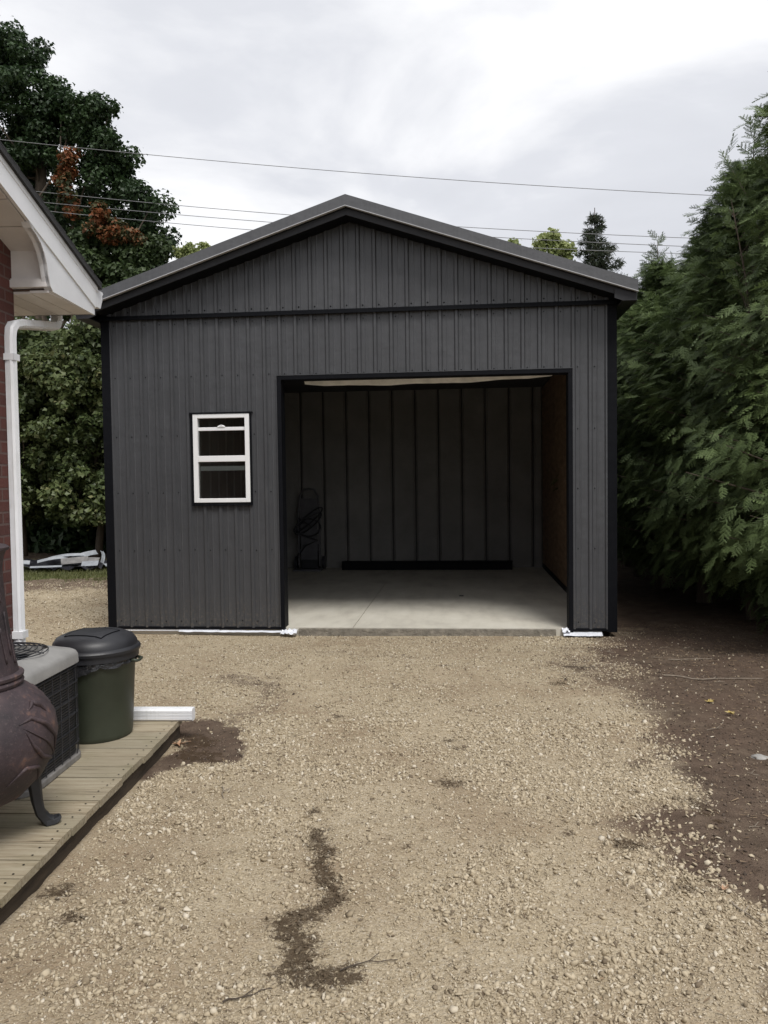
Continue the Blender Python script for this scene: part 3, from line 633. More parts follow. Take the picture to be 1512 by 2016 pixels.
# rake fascia, drip edge
mb = MB().prism([(XF+.008, 5.60, ft(5.60)-.155), (XF+.008, RY, ft(RY)-.155), (XF+.008, RY, ft(RY)-.028), (XF+.008, 5.60, ft(5.60)-.028)], (-.02, 0, 0))
part('rake_fascia', mb, M['white'], ho)
mb = MB().prism([(XF+.012, 5.63, ft(5.63)-.030), (XF+.012, RY, ft(RY)-.030), (XF+.012, RY, ft(RY)+.003), (XF+.012, 5.63, ft(5.63)+.003)], (-.02, 0, 0))
part('drip_edge', mb, M['alum'], ho)
chop = [(5.595, 2.797), (5.595, ft(5.595)-.157), (4.66, ft(4.66)-.157)]
cur = [(4.69, 3.125), (4.74, 3.105), (4.80, 3.07), (4.845, 3.02), (4.875, 2.96), (4.895, 2.89), (4.915, 2.835), (4.945, 2.812)]
mb = MB().prism([(XF-.001, y, z) for y, z in chop+cur], (-.018, 0, 0)); part('eave_return', mb, M['white'], ho)
cv = MB(); cp = [(4.66, ft(4.66)-.160)]+cur
for (ya, za), (yb, zb) in zip(cp[:-1], cp[1:]): cv.poly([(XF+.005, ya, za), (XF+.005, yb, zb), (XF-.045, yb, zb), (XF-.045, ya, za)])
part('return_trim', cv, M['alum'], ho)
# boards: rake soffit (grooved), return box face, lower soffit
sof = MB(); gr = MB(); y = 4.93
zs = lambda y: ft(y)-.16
while y > -.4:
    y2 = y-.235; sof.prism([(XF-.02, y, zs(y)), (XF-.02, y2+.012, zs(y2+.012)), (XF-.02, y2+.012, zs(y2+.012)+.02), (XF-.02, y, zs(y)+.02)], (XW-XF+.02, 0, 0)); y = y2
part('rake_soffit', sof, M['soffit'], ho)
mb = MB().box(XW, XF-.02, 4.93, 4.945, 2.83, 3.215); mb.box(XW, XF-.018, 4.905, 4.93, 2.832, 2.878); mb.box(XW, XF-.018, 4.916, 4.93, 2.878, 2.89)
part('box_face', mb, M['soffit'], ho)
mb = MB(); x = XF-.018
while x > -9:
    mb.box(x-.118, x, 4.951 if x-.118 < XW else 4.93, 5.60, 2.80, 2.815); x -= .124
part('eave_soffit', mb, M['soffit'], ho)
part('rake_backing', MB().box(-9, XF-.03, 4.952, 5.58, 2.816, 2.83).box(-9, XF-.018, 5.581, 5.598, 2.80, ft(5.6)-.03), M['groove'], ho)
gp = [(5.602, 2.86), (5.602, 2.985), (5.615, 2.985), (5.615, 2.87), (5.68, 2.87), (5.715, 2.93), (5.715, 2.965), (5.73, 2.985), (5.745, 2.975), (5.725, 2.955), (5.725, 2.925), (5.69, 2.86)]
mb = MB().prism([(XF-.0, y, z) for y, z in gp], (-6.9, 0, 0)); mb.prism([(XF+.004, y, z) for y, z in [(5.602, 2.86), (5.69, 2.86), (5.725, 2.925), (5.725, 2.955), (5.745, 2.975), (5.73, 2.985), (5.602, 2.985)]], (-.006, 0, 0))
part('gutter', mb, M['alum'], ho)
# downspout
def ribrect(w, h, rib=5):
    P = []; r = .012
    def side(a, b, n_): 
        a, b = np.array(a), np.array(b); d = (b-a); nn = np.array([-d[1], d[0]])/np.linalg.norm(d)
        out = [a]
        for i in range(n_):
            t0 = (i+.5)/(n_+.0)*.86+.07; out += [a+d*(t0-.055), a+d*(t0-.03)+nn*.0045, a+d*(t0+.03)+nn*.0045, a+d*(t0+.055)]
        return out+[b]
    c = [(-w/2+r, -h/2), (w/2-r, -h/2), (w/2, -h/2+r), (w/2, h/2-r), (w/2-r, h/2), (-w/2+r, h/2), (-w/2, h/2-r), (-w/2, -h/2+r)]
    P += side(c[0], c[1], rib); P += side(c[2], c[3], 0); P += side(c[4], c[5], rib); P += side(c[6], c[7], 0)
    return [tuple(p) for p in P]
path = [(-2.61, 5.668, 2.88), (-2.61, 5.668, 2.80), (-2.609, 5.66, 2.765), (-2.605, 5.63, 2.735), (-2.598, 5.58, 2.72), (-2.522, 5.02, 2.625), (-2.516, 4.94, 2.612), (-2.520, 4.875, 2.593), (-2.524, 4.847, 2.56), (-2.525, 4.838, 2.51), (-2.525, 4.836, 2.40), (-2.525, 4.836, .30), (-2.515, 4.836, .22), (-2.475, 4.836, .17)]
mb = MB().sweep(path, ribrect(.074, .056), up=(0, 1, 0)); ds = part('downspout', mb, M['alum'], ho, smooth='auto')
mb = MB().box(-2.556, -2.455, 4.835, 4.91, 2.405, 2.432)
part('strap', MB().box(-2.575, -2.484, 4.802, 4.8045, 2.37, 2.41).box(-2.4865, -2.484, 4.802, 4.875, 2.37, 2.41), M['alum'], ds)
part('strap', MB().box(-2.568, -2.482, 4.80, 4.872, .655, .70), M['alum'], ds)

# ------------------------------------------------------------------ deck
dk = thing('wooden_deck', (-2.0, 3, 0), 'low weathered plank deck running along the brick house', 'deck', house=True)
mb = MB(); y = 4.955; DKX = -1.537; k = 0
while y > -1.2:
    j = random.uniform(-.008, .008); dz = random.uniform(-.002, .002)
    mb.box(-2.54, DKX+j, y-.1385, y, .086+dz, .12+dz); y -= .1475; k += 1
wn = len(mb.f); y = 4.955
while y > -1.2:
    for x in (DKX-.04, DKX-.52):
        for q in (.035, .105):
            k = len(mb.v); cx, cy = x+random.uniform(-.008, .008), y-q+random.uniform(-.006, .006)
            mb.v += [(cx+.005*cos(a*pi/3), cy+.005*sin(a*pi/3), .1235) for a in range(6)]; mb.f.append(tuple(range(k, k+6)))
    y -= .1475
dko = part('decking', mb, M['wood'], dk); dko.data.materials.append(M['trim'])
for p in dko.data.polygons[wn:]: p.material_index = 1
part('rim_joist', MB().box(DKX-.055, DKX-.018, -1.3, 4.94, -.03, .0835).box(-2.53, DKX-.056, 4.90, 4.94, -.03, .0835), M['joist'], dk)
for yy in (1.0, 2.4, 3.8): part('joist', MB().box(-2.53, DKX-.056, yy, yy+.04, -.03, .0835), M['joist'], dk)

# ------------------------------------------------------------------ air conditioner
def rsq(cx, cy, hx, hy, r, seg=6):
    P = []
    for (sx, sy, a0) in ((1, 1, 0), (-1, 1, 90), (-1, -1, 180), (1, -1, 270)):
        for i in range(seg+1): a = radians(a0+90*i/seg); P.append((cx+sx*(hx-r)+r*cos(a), cy+sy*(hy-r)+r*sin(a)))
    return P
AX, AY, AH, AR = -2.20, 3.955, .325, .10
ac = thing('air_conditioner', (AX, AY, .12), 'dark louvred air conditioner with a pale grey top beside the bin', 'air conditioner', house=True)
mb = MB(); mb.prism([(x, y, .155) for x, y in rsq(AX, AY, AH-.02, AH-.02, AR)], (0, 0, .49))
for k in range(34): mb.prism([(x, y, .165+k*.0142) for x, y in rsq(AX, AY, AH-.014, AH-.014, AR)], (0, 0, .006))
part('louvre_body', mb, M['acbody'], ac)
mb = MB(); R_ = rsq(AX, AY, AH-.003, AH-.003, AR, 8)
for k in range(6):
    z = .22+k*.082; mb.tube([(x, y, z) for x, y in R_+R_[:1]], .0035, 5)
for i in range(0, len(R_)):
    (x0, y0), (x1, y1) = R_[i], R_[(i+1) % len(R_)]; L = math.hypot(x1-x0, y1-y0); m = max(1, int(L/.085))
    if L > .08 or i % 3 == 0:
        for q in range(m): t = q/m; mb.tube([(x0+(x1-x0)*t, y0+(y1-y0)*t, .16), (x0+(x1-x0)*t, y0+(y1-y0)*t, .65)], .003, 5)
part('guard', mb, M['dark'], ac)
part('base', MB().prism([(x, y, .121) for x, y in rsq(AX, AY, AH+.004, AH+.004, AR)], (0, 0, .034)), M['acbase'], ac, bevel=.006)
cov = MB(); L0 = rsq(AX, AY, AH+.006, AH+.006, AR); L1 = rsq(AX, AY, AH+.004, AH+.004, AR); L2 = rsq(AX, AY, AH-.018, AH-.018, AR-.01); L3 = []
nn = len(L0)
for i in range(nn):
    a = math.atan2(L2[i][1]-AY, L2[i][0]-AX); L3.append((AX+.262*cos(a), AY+.262*sin(a)))
for k0, (lo, z) in enumerate(((L0, .648), (L1, .690), (rsq(AX, AY, AH-.004, AH-.004, AR), .708), (L2, .716), (L3, .748), ([(AX+(x-AX)*.985, AY+(y-AY)*.985) for x, y in L3], .70))):
    cov.v += [(x, y, z) for x, y in lo]
for r_ in range(5): cov.f += [(r_*nn+i, r_*nn+(i+1) % nn, (r_+1)*nn+(i+1) % nn, (r_+1)*nn+i) for i in range(nn)]
part('top_cover', cov, M['accover'], ac, smooth='auto')
g = MB(); g.lathe([(.255, .0), (.255, .003)], (AX, AY, .66), 32)
part('fan_well', g, M['trim'], ac)
g = MB()
for q in range(1, 11): r = q*.0258; zz = .752+.028*(1-(r/.26)**2); g.tube([(AX+r*cos(a), AY+r*sin(a), zz) for a in np.linspace(0, 2*pi, 37)], .0028, 5)
for q in range(8): a = q*pi/4; g.tube([(AX+r*cos(a), AY+r*sin(a), .749+.028*(1-(r/.26)**2)) for r in np.linspace(.02, .262, 8)], .003, 5)
g.lathe([(.045, -.01), (.045, .008), (.03, .014)], (AX, AY, .775), 20)
part('fan_grille', g, M['dark'], ac)

# ------------------------------------------------------------------ waste bin
TX, TY = -1.95, 4.62
cn = thing('waste_bin', (TX, TY, .12), 'dark green round waste bin with a charcoal swing lid on the deck', 'bin', house=True)
part('bin_body', MB().lathe([(.0, 0), (.190, 0), (.198, .010), (.202, .03), (.224, .445), (.226, .45), (.226, .465), (.232, .47), (.232, .50), (.224, .50)], (TX, TY, .12), 56), M['canbody'], cn, smooth='auto')
lid = MB().lathe([(.236, -.045), (.246, -.042), (.246, -.006), (.256, -.004), (.258, .012), (.252, .022), (.240, .028), (.236, .050), (.215, .078), (.165, .100), (.09, .112), (0.001, .115)], (TX, TY, .63), 56)
ld = part('lid', lid, M['lid'], cn, smooth='auto')
def dome(x, y): return float(np.interp(math.hypot(x-TX, y-TY), [0, .09, .165, .215, .236], [.115, .112, .100, .078, .05]))+.63
fa, fb, fc_, fd = np.array((TX-.13, TY-.12)), np.array((TX+.10, TY-.155)), np.array((TX+.14, TY+.02)), np.array((TX-.09, TY+.055))
def fpt(u, v, o): p = (fa*(1-u)+fb*u)*(1-v)+(fd*(1-u)+fc_*u)*v; return (p[0], p[1], dome(*p)+o)
mb = MB()
for i in range(10):
    for j in range(8): mb.poly([fpt(i/10, j/8, .004), fpt((i+1)/10, j/8, .004), fpt((i+1)/10, (j+1)/8, .004), fpt(i/10, (j+1)/8, .004)])
fl = part('flap', mb, M['lid'], ld, smooth=True)
ring = [fpt(t, 0, .002) for t in np.linspace(0, 1, 9)]+[fpt(1, t, .002) for t in np.linspace(0, 1, 9)[1:]]+[fpt(1-t, 1, .002) for t in np.linspace(0, 1, 9)[1:]]+[fpt(0, 1-t, .002) for t in np.linspace(0, 1, 9)[1:]]
mb = MB(); mb.tube(ring, .0035, 5); part('flap_seam', mb, M['trim'], ld)
for s in (-1, 1): part('handle', MB().tube([(TX+s*.232, TY-.05, .575), (TX+s*.262, TY-.04, .57), (TX+s*.266, TY, .567), (TX+s*.262, TY+.04, .57), (TX+s*.232, TY+.05, .575)], .009, 8), M['canbody'], cn, smooth=True)
bag = MB(); n = 64; rows = 5; P = []
for i in range(n):
    a = 2*pi*i/n; w = random.random(); d = .012+.022*w+.035*max(0, cos(a+1.9))**3
    P.append([((.2345+.0015*j+random.uniform(-.003, .003))*cos(a)+TX, (.2345+.0015*j+random.uniform(-.003, .003))*sin(a)+TY, .601-d*j/rows*1.4) for j in range(rows+1)])
for i in range(n):
    for j in range(rows): q = (i+1) % n; bag.poly([P[i][j], P[i][j+1], P[q][j+1], P[q][j]])
part('bin_liner', bag, M['bag'], cn, smooth=True)

# ------------------------------------------------------------------ loose downspout on the deck end
mb = MB().sweep([(-1.90, 4.905, .158), (-1.455, 4.905, .158)], ribrect(.078, .072), up=(0, 1, 0))
ls = solo('downspout_offcut', mb, M['alum'], (-1.68, 4.905, .12), 'short loose piece of ribbed white downspout lying on the deck end', 'downspout piece', house=True, smooth='auto')

# ------------------------------------------------------------------ chiminea
QX, QY = -1.91, 3.22
ch = thing('chiminea', (QX, QY, .12), 'rusty cast iron chiminea with a round belly standing on the deck', 'chiminea', house=True)
def belly(t): return None
pr = [(.001, .0), (.12, .012), (.21, .055), (.285, .13), (.33, .215), (.348, .30), (.338, .375), (.295, .45), (.24, .50), (.205, .522)]
ZB = .25
part('belly', MB().lathe(pr, (QX, QY, ZB), 64, cap=False), M['iron'], ch, smooth=True)
part('collar', MB().lathe([(.205, .0), (.216, .004), (.220, .016), (.214, .026), (.208, .028), (.218, .034), (.220, .046), (.208, .054), (.19, .056)], (QX, QY, ZB+.518), 56), M['iron'], ch, smooth='auto')
nk = part('neck', MB().lathe([(.200, 0), (.190, .05), (.172, .16), (.158, .27), (.150, .38), (.148, .44), (.155, .49), (.166, .515)], (QX, QY, ZB+.57), 56, cap=False), M['iron'], ch, smooth=True)
part('rim', MB().lathe([(.164, 0), (.175, .002), (.177, .014), (.166, .022), (.13, .03), (.10, .03)], (QX, QY, ZB+1.083), 56), M['iron'], nk, smooth='auto')
def onb(a, h, o=.002):                    # point on the belly at azimuth a, height h
    zz = [p[1] for p in pr]; r = np.interp(h, zz, [p[0] for p in pr])+o; return (QX+r*cos(a), QY+r*sin(a), ZB+h)
rel = None
def relief(pts, r=.008):
    rel = MB()
    A = np.array(pts); t = np.linspace(0, len(A)-1, len(A)*6); path = [onb(np.interp(q, range(len(A)), A[:, 0]), np.interp(q, range(len(A)), A[:, 1])) for q in t]
    m = len(path); rel.tube(path, r, 7, [max(.15, sin(pi*(i+.6)/(m+.2))) for i in range(m)]); part('relief', rel, M['iron'], ch, smooth=True)
for rot in (-1.15, -.1, 1.0, 2.4, 3.8):
    relief([(rot-.35, .40), (rot-.15, .41), (rot+.05, .37), (rot+.25, .30), (rot+.4, .20)], .011)
    relief([(rot-.30, .37), (rot-.2, .30), (rot-.02, .24), (rot+.2, .21), (rot+.4, .20)], .010)
    relief([(rot-.5, .16), (rot-.3, .22), (rot-.05, .20), (rot+.15, .12)], .009)
    relief([(rot-.12, .44), (rot+.02, .46), (rot+.14, .44), (rot+.2, .41)], .012)
    relief([(rot-.32, .385), (rot-.05, .32), (rot+.2, .255), (rot+.4, .20)], .005)

for rot in (-1.2, .0, 1.3, 2.9, 4.2):
    for (da, h0, h1) in ((-.15, .05, .2), (.05, .08, .26), (.18, .04, .16), (-.05, .3, .4)):
        rn = MB().tube([(QX+(np.interp(h, [0, .05, .16, .27, .38, .44], [.200, .190, .172, .158, .150, .148])+.003)*cos(rot+da*(1+2*(h-h0))), QY+(np.interp(h, [0, .05, .16, .27, .38, .44], [.200, .190, .172, .158, .150, .148])+.003)*sin(rot+da*(1+2*(h-h0))), ZB+.57+h) for h in np.linspace(h0, h1, 8)], .004, 6); part('neck_relief', rn, M['iron'], nk, smooth=True)
mo = MB(); mo.tube([onb(-1.9+.42*cos(a), .27+.13*sin(a), .004) for a in np.linspace(0, 2*pi, 30)], .014, 8); part('mouth_rim', mo, M['iron'], ch, smooth=True)
mo = MB(); mo.poly([onb(-1.9+.40*cos(a), .27+.12*sin(a), .006) for a in np.linspace(0, 2*pi, 30)[:-1]]); part('mouth', mo, M['trim'], ch)
M['legmat'] = simple('black_iron_leg', (.022, .023, .026), .55, .3, 12, .3, 60)
for a in (radians(33), radians(153), radians(273)):
    c, s = cos(a), sin(a); mb = MB()
    pth = [(QX+r*c, QY+r*s, z) for r, z in ((.205, .40), (.232, .375), (.247, .33), (.252, .28), (.257, .23), (.268, .18), (.295, .14), (.312, .132))]
    mb.sweep(pth, [(-.03, -.016), (-.018, -.024), (.018, -.024), (.03, -.016), (.03, .012), (.018, .020), (-.018, .020), (-.03, .012)], [1.6, 1.4, 1.25, 1.15, 1.05, .98, 1.0, 1.0], up=(c, s, 0))
    lg = part('leg', mb, M['legmat'], ch, smooth='auto')
    part('foot', MB().sweep([(QX+r*c, QY+r*s, z) for r, z in ((.285, .133), (.32, .133), (.340, .139), (.348, .148))], [(-.034, -.012), (.034, -.012), (.03, .012), (-.03, .012)], [1, 1, .8, .5], up=(0, 0, 1)), M['legmat'], lg, bevel=.003)

# ------------------------------------------------------------------ vegetation
def leafcloud(C, Rr, N, size, seed, flat=.75, droop=.3, shell=.55, shape='leaf', tone=None):
    """clumps of leaf blades: C clump centres (n,3), Rr radii"""
    r = np.random.default_rng(seed); C = np.asarray(C); Rr = np.asarray(Rr); w = Rr**2; w = w/w.sum()
    k = r.choice(len(C), N, p=w); d = r.normal(size=(N, 3)); d /= np.linalg.norm(d, axis=1)[:, None]
    rad = (shell+(1-shell)*r.random(N)**.6)*np.where(r.random(N) < .25, r.random(N), 1)*np.where(r.random(N) < .12, 1.35, 1); P = C[k]+d*(Rr[k]*rad)[:, None]*np.array([1, 1, flat])
    nrm = d*.6+np.array([0, 0, .55])+r.normal(size=(N, 3))*.55; nrm /= np.linalg.norm(nrm, axis=1)[:, None]
    t = r.normal(size=(N, 3))+d*.8-np.array([0, 0, droop]); t -= nrm*(t*nrm).sum(1)[:, None]; t /= np.linalg.norm(t, axis=1)[:, None]
    b = np.cross(nrm, t); s = size*r.uniform(.55, 1.25, N)[:, None]
    if shape == 'maple':                  # notched five point leaf as two folded fans
        pts = [(-.5, 0, 0), (-.15, .52, .05), (.06, .24, .04), (.55, .0, -.10), (.06, -.24, .04), (-.15, -.52, .05)]; nper = 4; fc = [(0, 3, 2, 1), (0, 5, 4, 3)]
    else:
        pts = [(-.5, 0, 0), (0, .30, .06), (.5, 0, -.06), (0, -.30, .06)]; nper = 4; fc = [(0, 3, 2, 1)]
    V = np.stack([P+t*s*a+b*s*c+nrm*s*e for a, c, e in pts], 1); m = len(pts)
    Fa = (np.array(fc)[None]+(np.arange(N)*m)[:, None, None]).reshape(-1, nper)
    ct = r.random(len(C))*.5 if tone is None else np.asarray(tone); rnd = np.clip(ct[k]+r.normal(.25, .18, N), 0, 1)
    return V.reshape(-1, 3), Fa, np.repeat(rnd, m)
def cloud_mesh(name, data, mat, org):
    V, Fa, rn = data; me = raw(name, V-np.array(org), Fa, 4, dict(rnd=rn)); me.materials.append(mat); return me
def child_mesh(name, me, parent):
    o = bpy.data.objects.new(name, me); COL.objects.link(o); o.parent = parent; return o
def limb(mb, a, b, r0, r1, n=6, wob=.08):
    a, b = np.array(a, float), np.array(b, float); L = np.linalg.norm(b-a)
    path = [a+(b-a)*i/n+(np.random.default_rng(int(abs(a[0]*1000+i*7+b[2]*100))).normal(size=3)*wob*L/n if 0 < i < n else 0) for i in range(n+1)]
    mb.tube(path, 1, 7, [r0+(r1-r0)*i/n for i in range(n+1)])
def branchy(base, top, r, clumps, seed):
    mb = MB(); limb(mb, base, top, r, r*.45, 8, .12); rr = random.Random(seed)
    for c in clumps:
        t = rr.uniform(.25, .95); p = np.array(base)+(np.array(top)-np.array(base))*t
        if np.linalg.norm(np.array(c)-p) > .3: limb(mb, p, c, r*.28*(1.2-t), .012, 4, .15)
    return mb
def make_tree(name, base, top, r, clumps, radii, N, size, mat, label, cat, seed, shape='leaf', flat=.8, tone=None, group=None, extra=None, limbs=40):
    t = thing(name, tuple(base), label, cat, group=group)
    part('trunk', branchy(base, top, r, clumps[::max(1, len(clumps)//limbs)], seed), M['bark'], t, smooth=True)
    child_mesh('crown', cloud_mesh(name+'_crown', leafcloud(clumps, radii, N, size, seed, flat, shape=shape, tone=tone), mat, base), t)
    return t
def fill(lobes, per, seed, rmin, rmax, jit=1.0):
    r = np.random.default_rng(seed); C = []; R = []
    for (c, rad) in lobes:
        n = max(3, int(per*rad**2))
        for _ in range(n):
            d = r.normal(size=3); d /= np.linalg.norm(d); q = r.uniform(.45, 1.0)*rad*(1+.28*(r.random()<.25))
            C.append(np.array(c)+d*q); R.append(r.uniform(rmin, rmax))
    return C, R
# big maple on the left, seen over the house: lobes placed along its outline
lob = []
for (px, py, rp, Y) in [(-60, 150, 95, 15.5), (15, 110, 62, 15), (-20, 260, 130, 16), (70, 200, 72, 15), (120, 250, 70, 15.5), (150, 215, 34, 14.6), (175, 262, 48, 15), (210, 222, 28, 14.5), (215, 285, 40, 15), (225, 340, 34, 15), (190, 350, 52, 15.2), (100, 350, 90, 16), (10, 400, 120, 16.5), (255, 390, 34, 15), (270, 372, 20, 14.6), (215, 420, 45, 15.4), (310, 412, 17, 14.4), (120, 470, 100, 16), (280, 440, 40, 15.4), (322, 470, 19, 15.2), (300, 500, 28, 15.2), (-120, 400, 160, 17), (-180, 220, 120, 17)]:
    lob.append((at(px, py, Y), rp/F*(Y+8.5)))
CC, RR2 = fill(lob, 26, 3, .16, .50)
mt = make_tree('maple_tree', (-12.3, 15.5, 0), (-11.6, 15.5, 12), .34, CC, RR2, 160000, .12, M['maple'], 'tall dark green maple rising behind the brick house roof', 'tree', 5, 'maple')
lob = [(at(px, py, 14.2), rp/F*22.7) for px, py, rp in [(138, 300, 14), (132, 330, 18), (135, 360, 17), (142, 385, 15), (118, 345, 14), (146, 415, 12)]]
CC, RR2 = fill(lob, 60, 9, .08, .30)
child_mesh('autumn_foliage', cloud_mesh('autumn_foliage', leafcloud(CC, RR2, 1700, .13, 4, shape='maple'), M['autumn'], (-12.3, 15.5, 0)), mt)
lob = [(at(px, py, Y), rp/F*(Y+8.5)) for px, py, rp, Y in [(175, 520, 42, 13), (230, 530, 48, 13), (290, 535, 38, 13), (190, 475, 34, 13.2), (240, 485, 34, 13.3), (165, 495, 30, 13), (300, 505, 22, 13), (160, 560, 50, 13), (330, 570, 30, 13), (240, 590, 60, 13)]]
CC, RR2 = fill(lob, 22, 12, .22, .42)
st_ = make_tree('young_maple_tree', (-9.6, 13.2, 0), (-9.3, 13.2, 6.5), .16, CC, RR2, 34000, .13, M['maple_mid'], 'smaller maple with a rusty orange top above the garage eave', 'tree', 15, 'maple')
lob = [(at(px, py, 12.7), rp/F*21.2) for px, py, rp in [(195, 412, 7), (196, 428, 12), (185, 445, 9), (215, 442, 13), (235, 452, 14), (258, 462, 13), (278, 472, 10), (235, 470, 12), (205, 460, 12)]]
CC, RR2 = fill(lob, 70, 19, .08, .28)
child_mesh('autumn_foliage', cloud_mesh('autumn_foliage', leafcloud(CC, RR2, 3600, .12, 14, shape='maple'), M['autumn'], (-9.6, 13.2, 0)), st_)
# leafy hedge trees behind the grass
hl = ['bushy light green tree right behind the scrap heap', 'bushy green tree between the downspout and the garage corner', 'bushy green tree hidden mostly behind the brick house', 'bushy green tree behind the garage corner', 'leafy green tree behind the garage back wall']
for i, (x, y) in enumerate([(-6.9, 8.6), (-5.2, 9.0), (-8.7, 8.7), (-3.4, 9.2), (-1.2, 9.6)]):
    r = np.random.default_rng(40+i); C = []; R = []
    for _ in range(190):
        z = r.uniform(.95, 5.05); w = 1.25*(1-((z-2.8)/3.6)**2)**.5; a = r.uniform(0, 2*pi); q = sqrt(r.random()); C.append((x+w*q*cos(a)*1.05, y+w*q*sin(a), z)); R.append(r.uniform(.18, .42))
    make_tree('hedge_tree', (x, y, 0), (x+.1, y, 4.8), .09, C, R, 42000, .115, M['hedge'], hl[i], 'tree', 50+i, 'maple', group='leafy trees along the back of the yard', limbs=18)
# dark backing trees (a second line farther back)
for i, (x, y) in enumerate([(-10.0, 10.9), (-7.6, 10.7), (-5.3, 10.8), (-2.6, 11.2)]):
    r = np.random.default_rng(60+i); C = []; R = []
    for _ in range(150):
        z = 5.0*r.random()**1.3+.1; w = 1.8*max(.1, 1-((z-2.2)/3.8)**2)**.5; a = r.uniform(0, 2*pi); q = sqrt(r.random()); C.append((x+w*q*cos(a), y+w*q*sin(a)*.7, z)); R.append(r.uniform(.3, .6))
    make_tree('background_tree', (x, y, 0), (x, y, 4.6), .12, C, R, 20000, .22, M['maple'], ['dark tree in the second row behind the house', 'dark tree in the second row behind the downspout', 'dark tree in the second row left of the garage', 'dark tree in the second row behind the garage'][i], 'tree', 70+i, group='dark trees of the back row', limbs=10)
# pale tree and small tree showing over the roof
lob = [(at(px, py, 15), rp/F*23.5) for px, py, rp in [(1068, 472, 12), (1080, 490, 22), (1100, 500, 24), (1115, 482, 14), (1092, 468, 9), (1060, 500, 16), (1120, 505, 18), (1090, 540, 40), (1050, 530, 25), (1012, 478, 5)]]
CC, RR2 = fill(lob, 60, 23, .12, .26)
make_tree('pale_tree', (3.8, 15, 0), (3.8, 15, 7.5), .12, CC, RR2, 4200, .14, M['pale'], 'pale yellow-green treetop showing over the right roof slope', 'tree', 24)
lob = [(at(px, py, 15), rp/F*23.5) for px, py, rp in [(372, 492, 9), (385, 500, 12), (360, 502, 9), (402, 488, 7), (375, 520, 22), (410, 500, 9)]]
CC, RR2 = fill(lob, 60, 29, .12, .24)
make_tree('pale_tree', (-6.7, 15, 0), (-6.7, 15, 7.4), .1, CC, RR2, 2600, .13, M['pale'], 'tip of a pale green tree above the left roof slope', 'tree', 34)

# spruce
def spruce(base, H, Rm, label, seed):
    t = thing('spruce_tree', base, label, 'tree'); r = np.random.default_rng(seed); br = MB()
    limb(br, base, (base[0], base[1], base[2]+H), .12, .01, 8, .01); Vs = []; Fs = []; Rn = []
    n = 0; z = H*.28
    segs = []
    while z < H-.15:
        rr = Rm*(1-z/H)**1.05*1.35
        for _ in range(7 if z < H-1 else 5):
            a = r.uniform(0, 2*pi); L = rr*r.uniform(.7, 1.15)+.08; p0 = np.array([base[0], base[1], base[2]+z]); tip = p0+np.array([L*cos(a), L*sin(a), L*r.uniform(.05, .45)])
            segs.append((p0, tip)); m = max(2, int(L/.35))
            for q in range(m):
                s = p0+(tip-p0)*(q+.6)/m; side = np.array([-sin(a), cos(a), 0])
                for sg in (-1, 1): segs.append((s, s+side*sg*L*.32*(1-q/m)+(tip-p0)*.12+np.array([0, 0, -.06])))
        z += .16
    for k_, (p, q) in enumerate(segs):
        if k_ % 3 == 0: br.tube([p, q], .008, 4)
        L = np.linalg.norm(q-p); m = int(L/.014)+3; tt = r.random(m)[:, None]; P = p+(q-p)*tt; d = (q-p)/L
        u = r.normal(size=(m, 3)); u -= d*(u@d)[:, None]; u /= np.linalg.norm(u, axis=1)[:, None]; u = u*.8+d*.6; w = np.cross(u, r.normal(size=(m, 3))); w /= np.linalg.norm(w, axis=1)[:, None]
        l = .13; V = np.stack([P-w*.012, P+w*.008, P+u*l+w*.004, P+u*l-w*.004], 1); Vs.append(V.reshape(-1, 3)); Fs.append(np.arange(m*4).reshape(m, 4)+n); n += m*4; Rn.append(np.repeat(r.random(m), 4))
    part('trunk', br, M['bark'], t); child_mesh('crown', cloud_mesh('spruce_crown', (np.concatenate(Vs), np.concatenate(Fs), np.concatenate(Rn)), M['spruce'], base), t)
spruce((5.0, 15, 0), 9.25, 2.9, 'dark spruce tip standing behind the right roof slope', 81)

# cedars: drooping flat sprays on radiating branches
def spray_proto(r):
    """one flat fan spray along +x in the xy plane, returns quads (k,4,3)"""
    Q = []
    def strip(a, b, w0, w1):
        a, b = np.array(a), np.array(b); d = b-a; n_ = np.array([-d[1], d[0], 0]); n_ /= (np.linalg.norm(n_)+1e-9)
        Q.append([a-n_*w0, b-n_*w1, b+n_*w1, a+n_*w0])
    bend = lambda x: np.array([0, 0, -.28*x*x])
    pts = [np.array([x, .05*sin(x*5), 0])+bend(x) for x in np.linspace(0, 1, 5)]
    for a, b in zip(pts[:-1], pts[1:]): strip(a, b, .014, .012)
    for k in range(9):
        x = .12+.09*k; s = 1 if k % 2 else -1; L = .42*(1-.75*abs(x-.35)/.75)*r.uniform(.8, 1.1); ang = radians(42+r.uniform(-8, 8))
        p = np.array([x, .05*sin(x*5), 0])+bend(x); e = p+np.array([L*cos(ang), s*L*sin(ang), -.10*L]); strip(p, e, .013, .009)
        for j in range(4):
            q = p+(e-p)*(.16+.21*j); l2 = L*.34*(1-.17*j)
            for s2 in (-1, 1):
                a2 = s*ang+s2*radians(38); strip(q, q+np.array([l2*cos(a2), l2*sin(a2), -.03]), .014, .007)
    return np.array(Q)
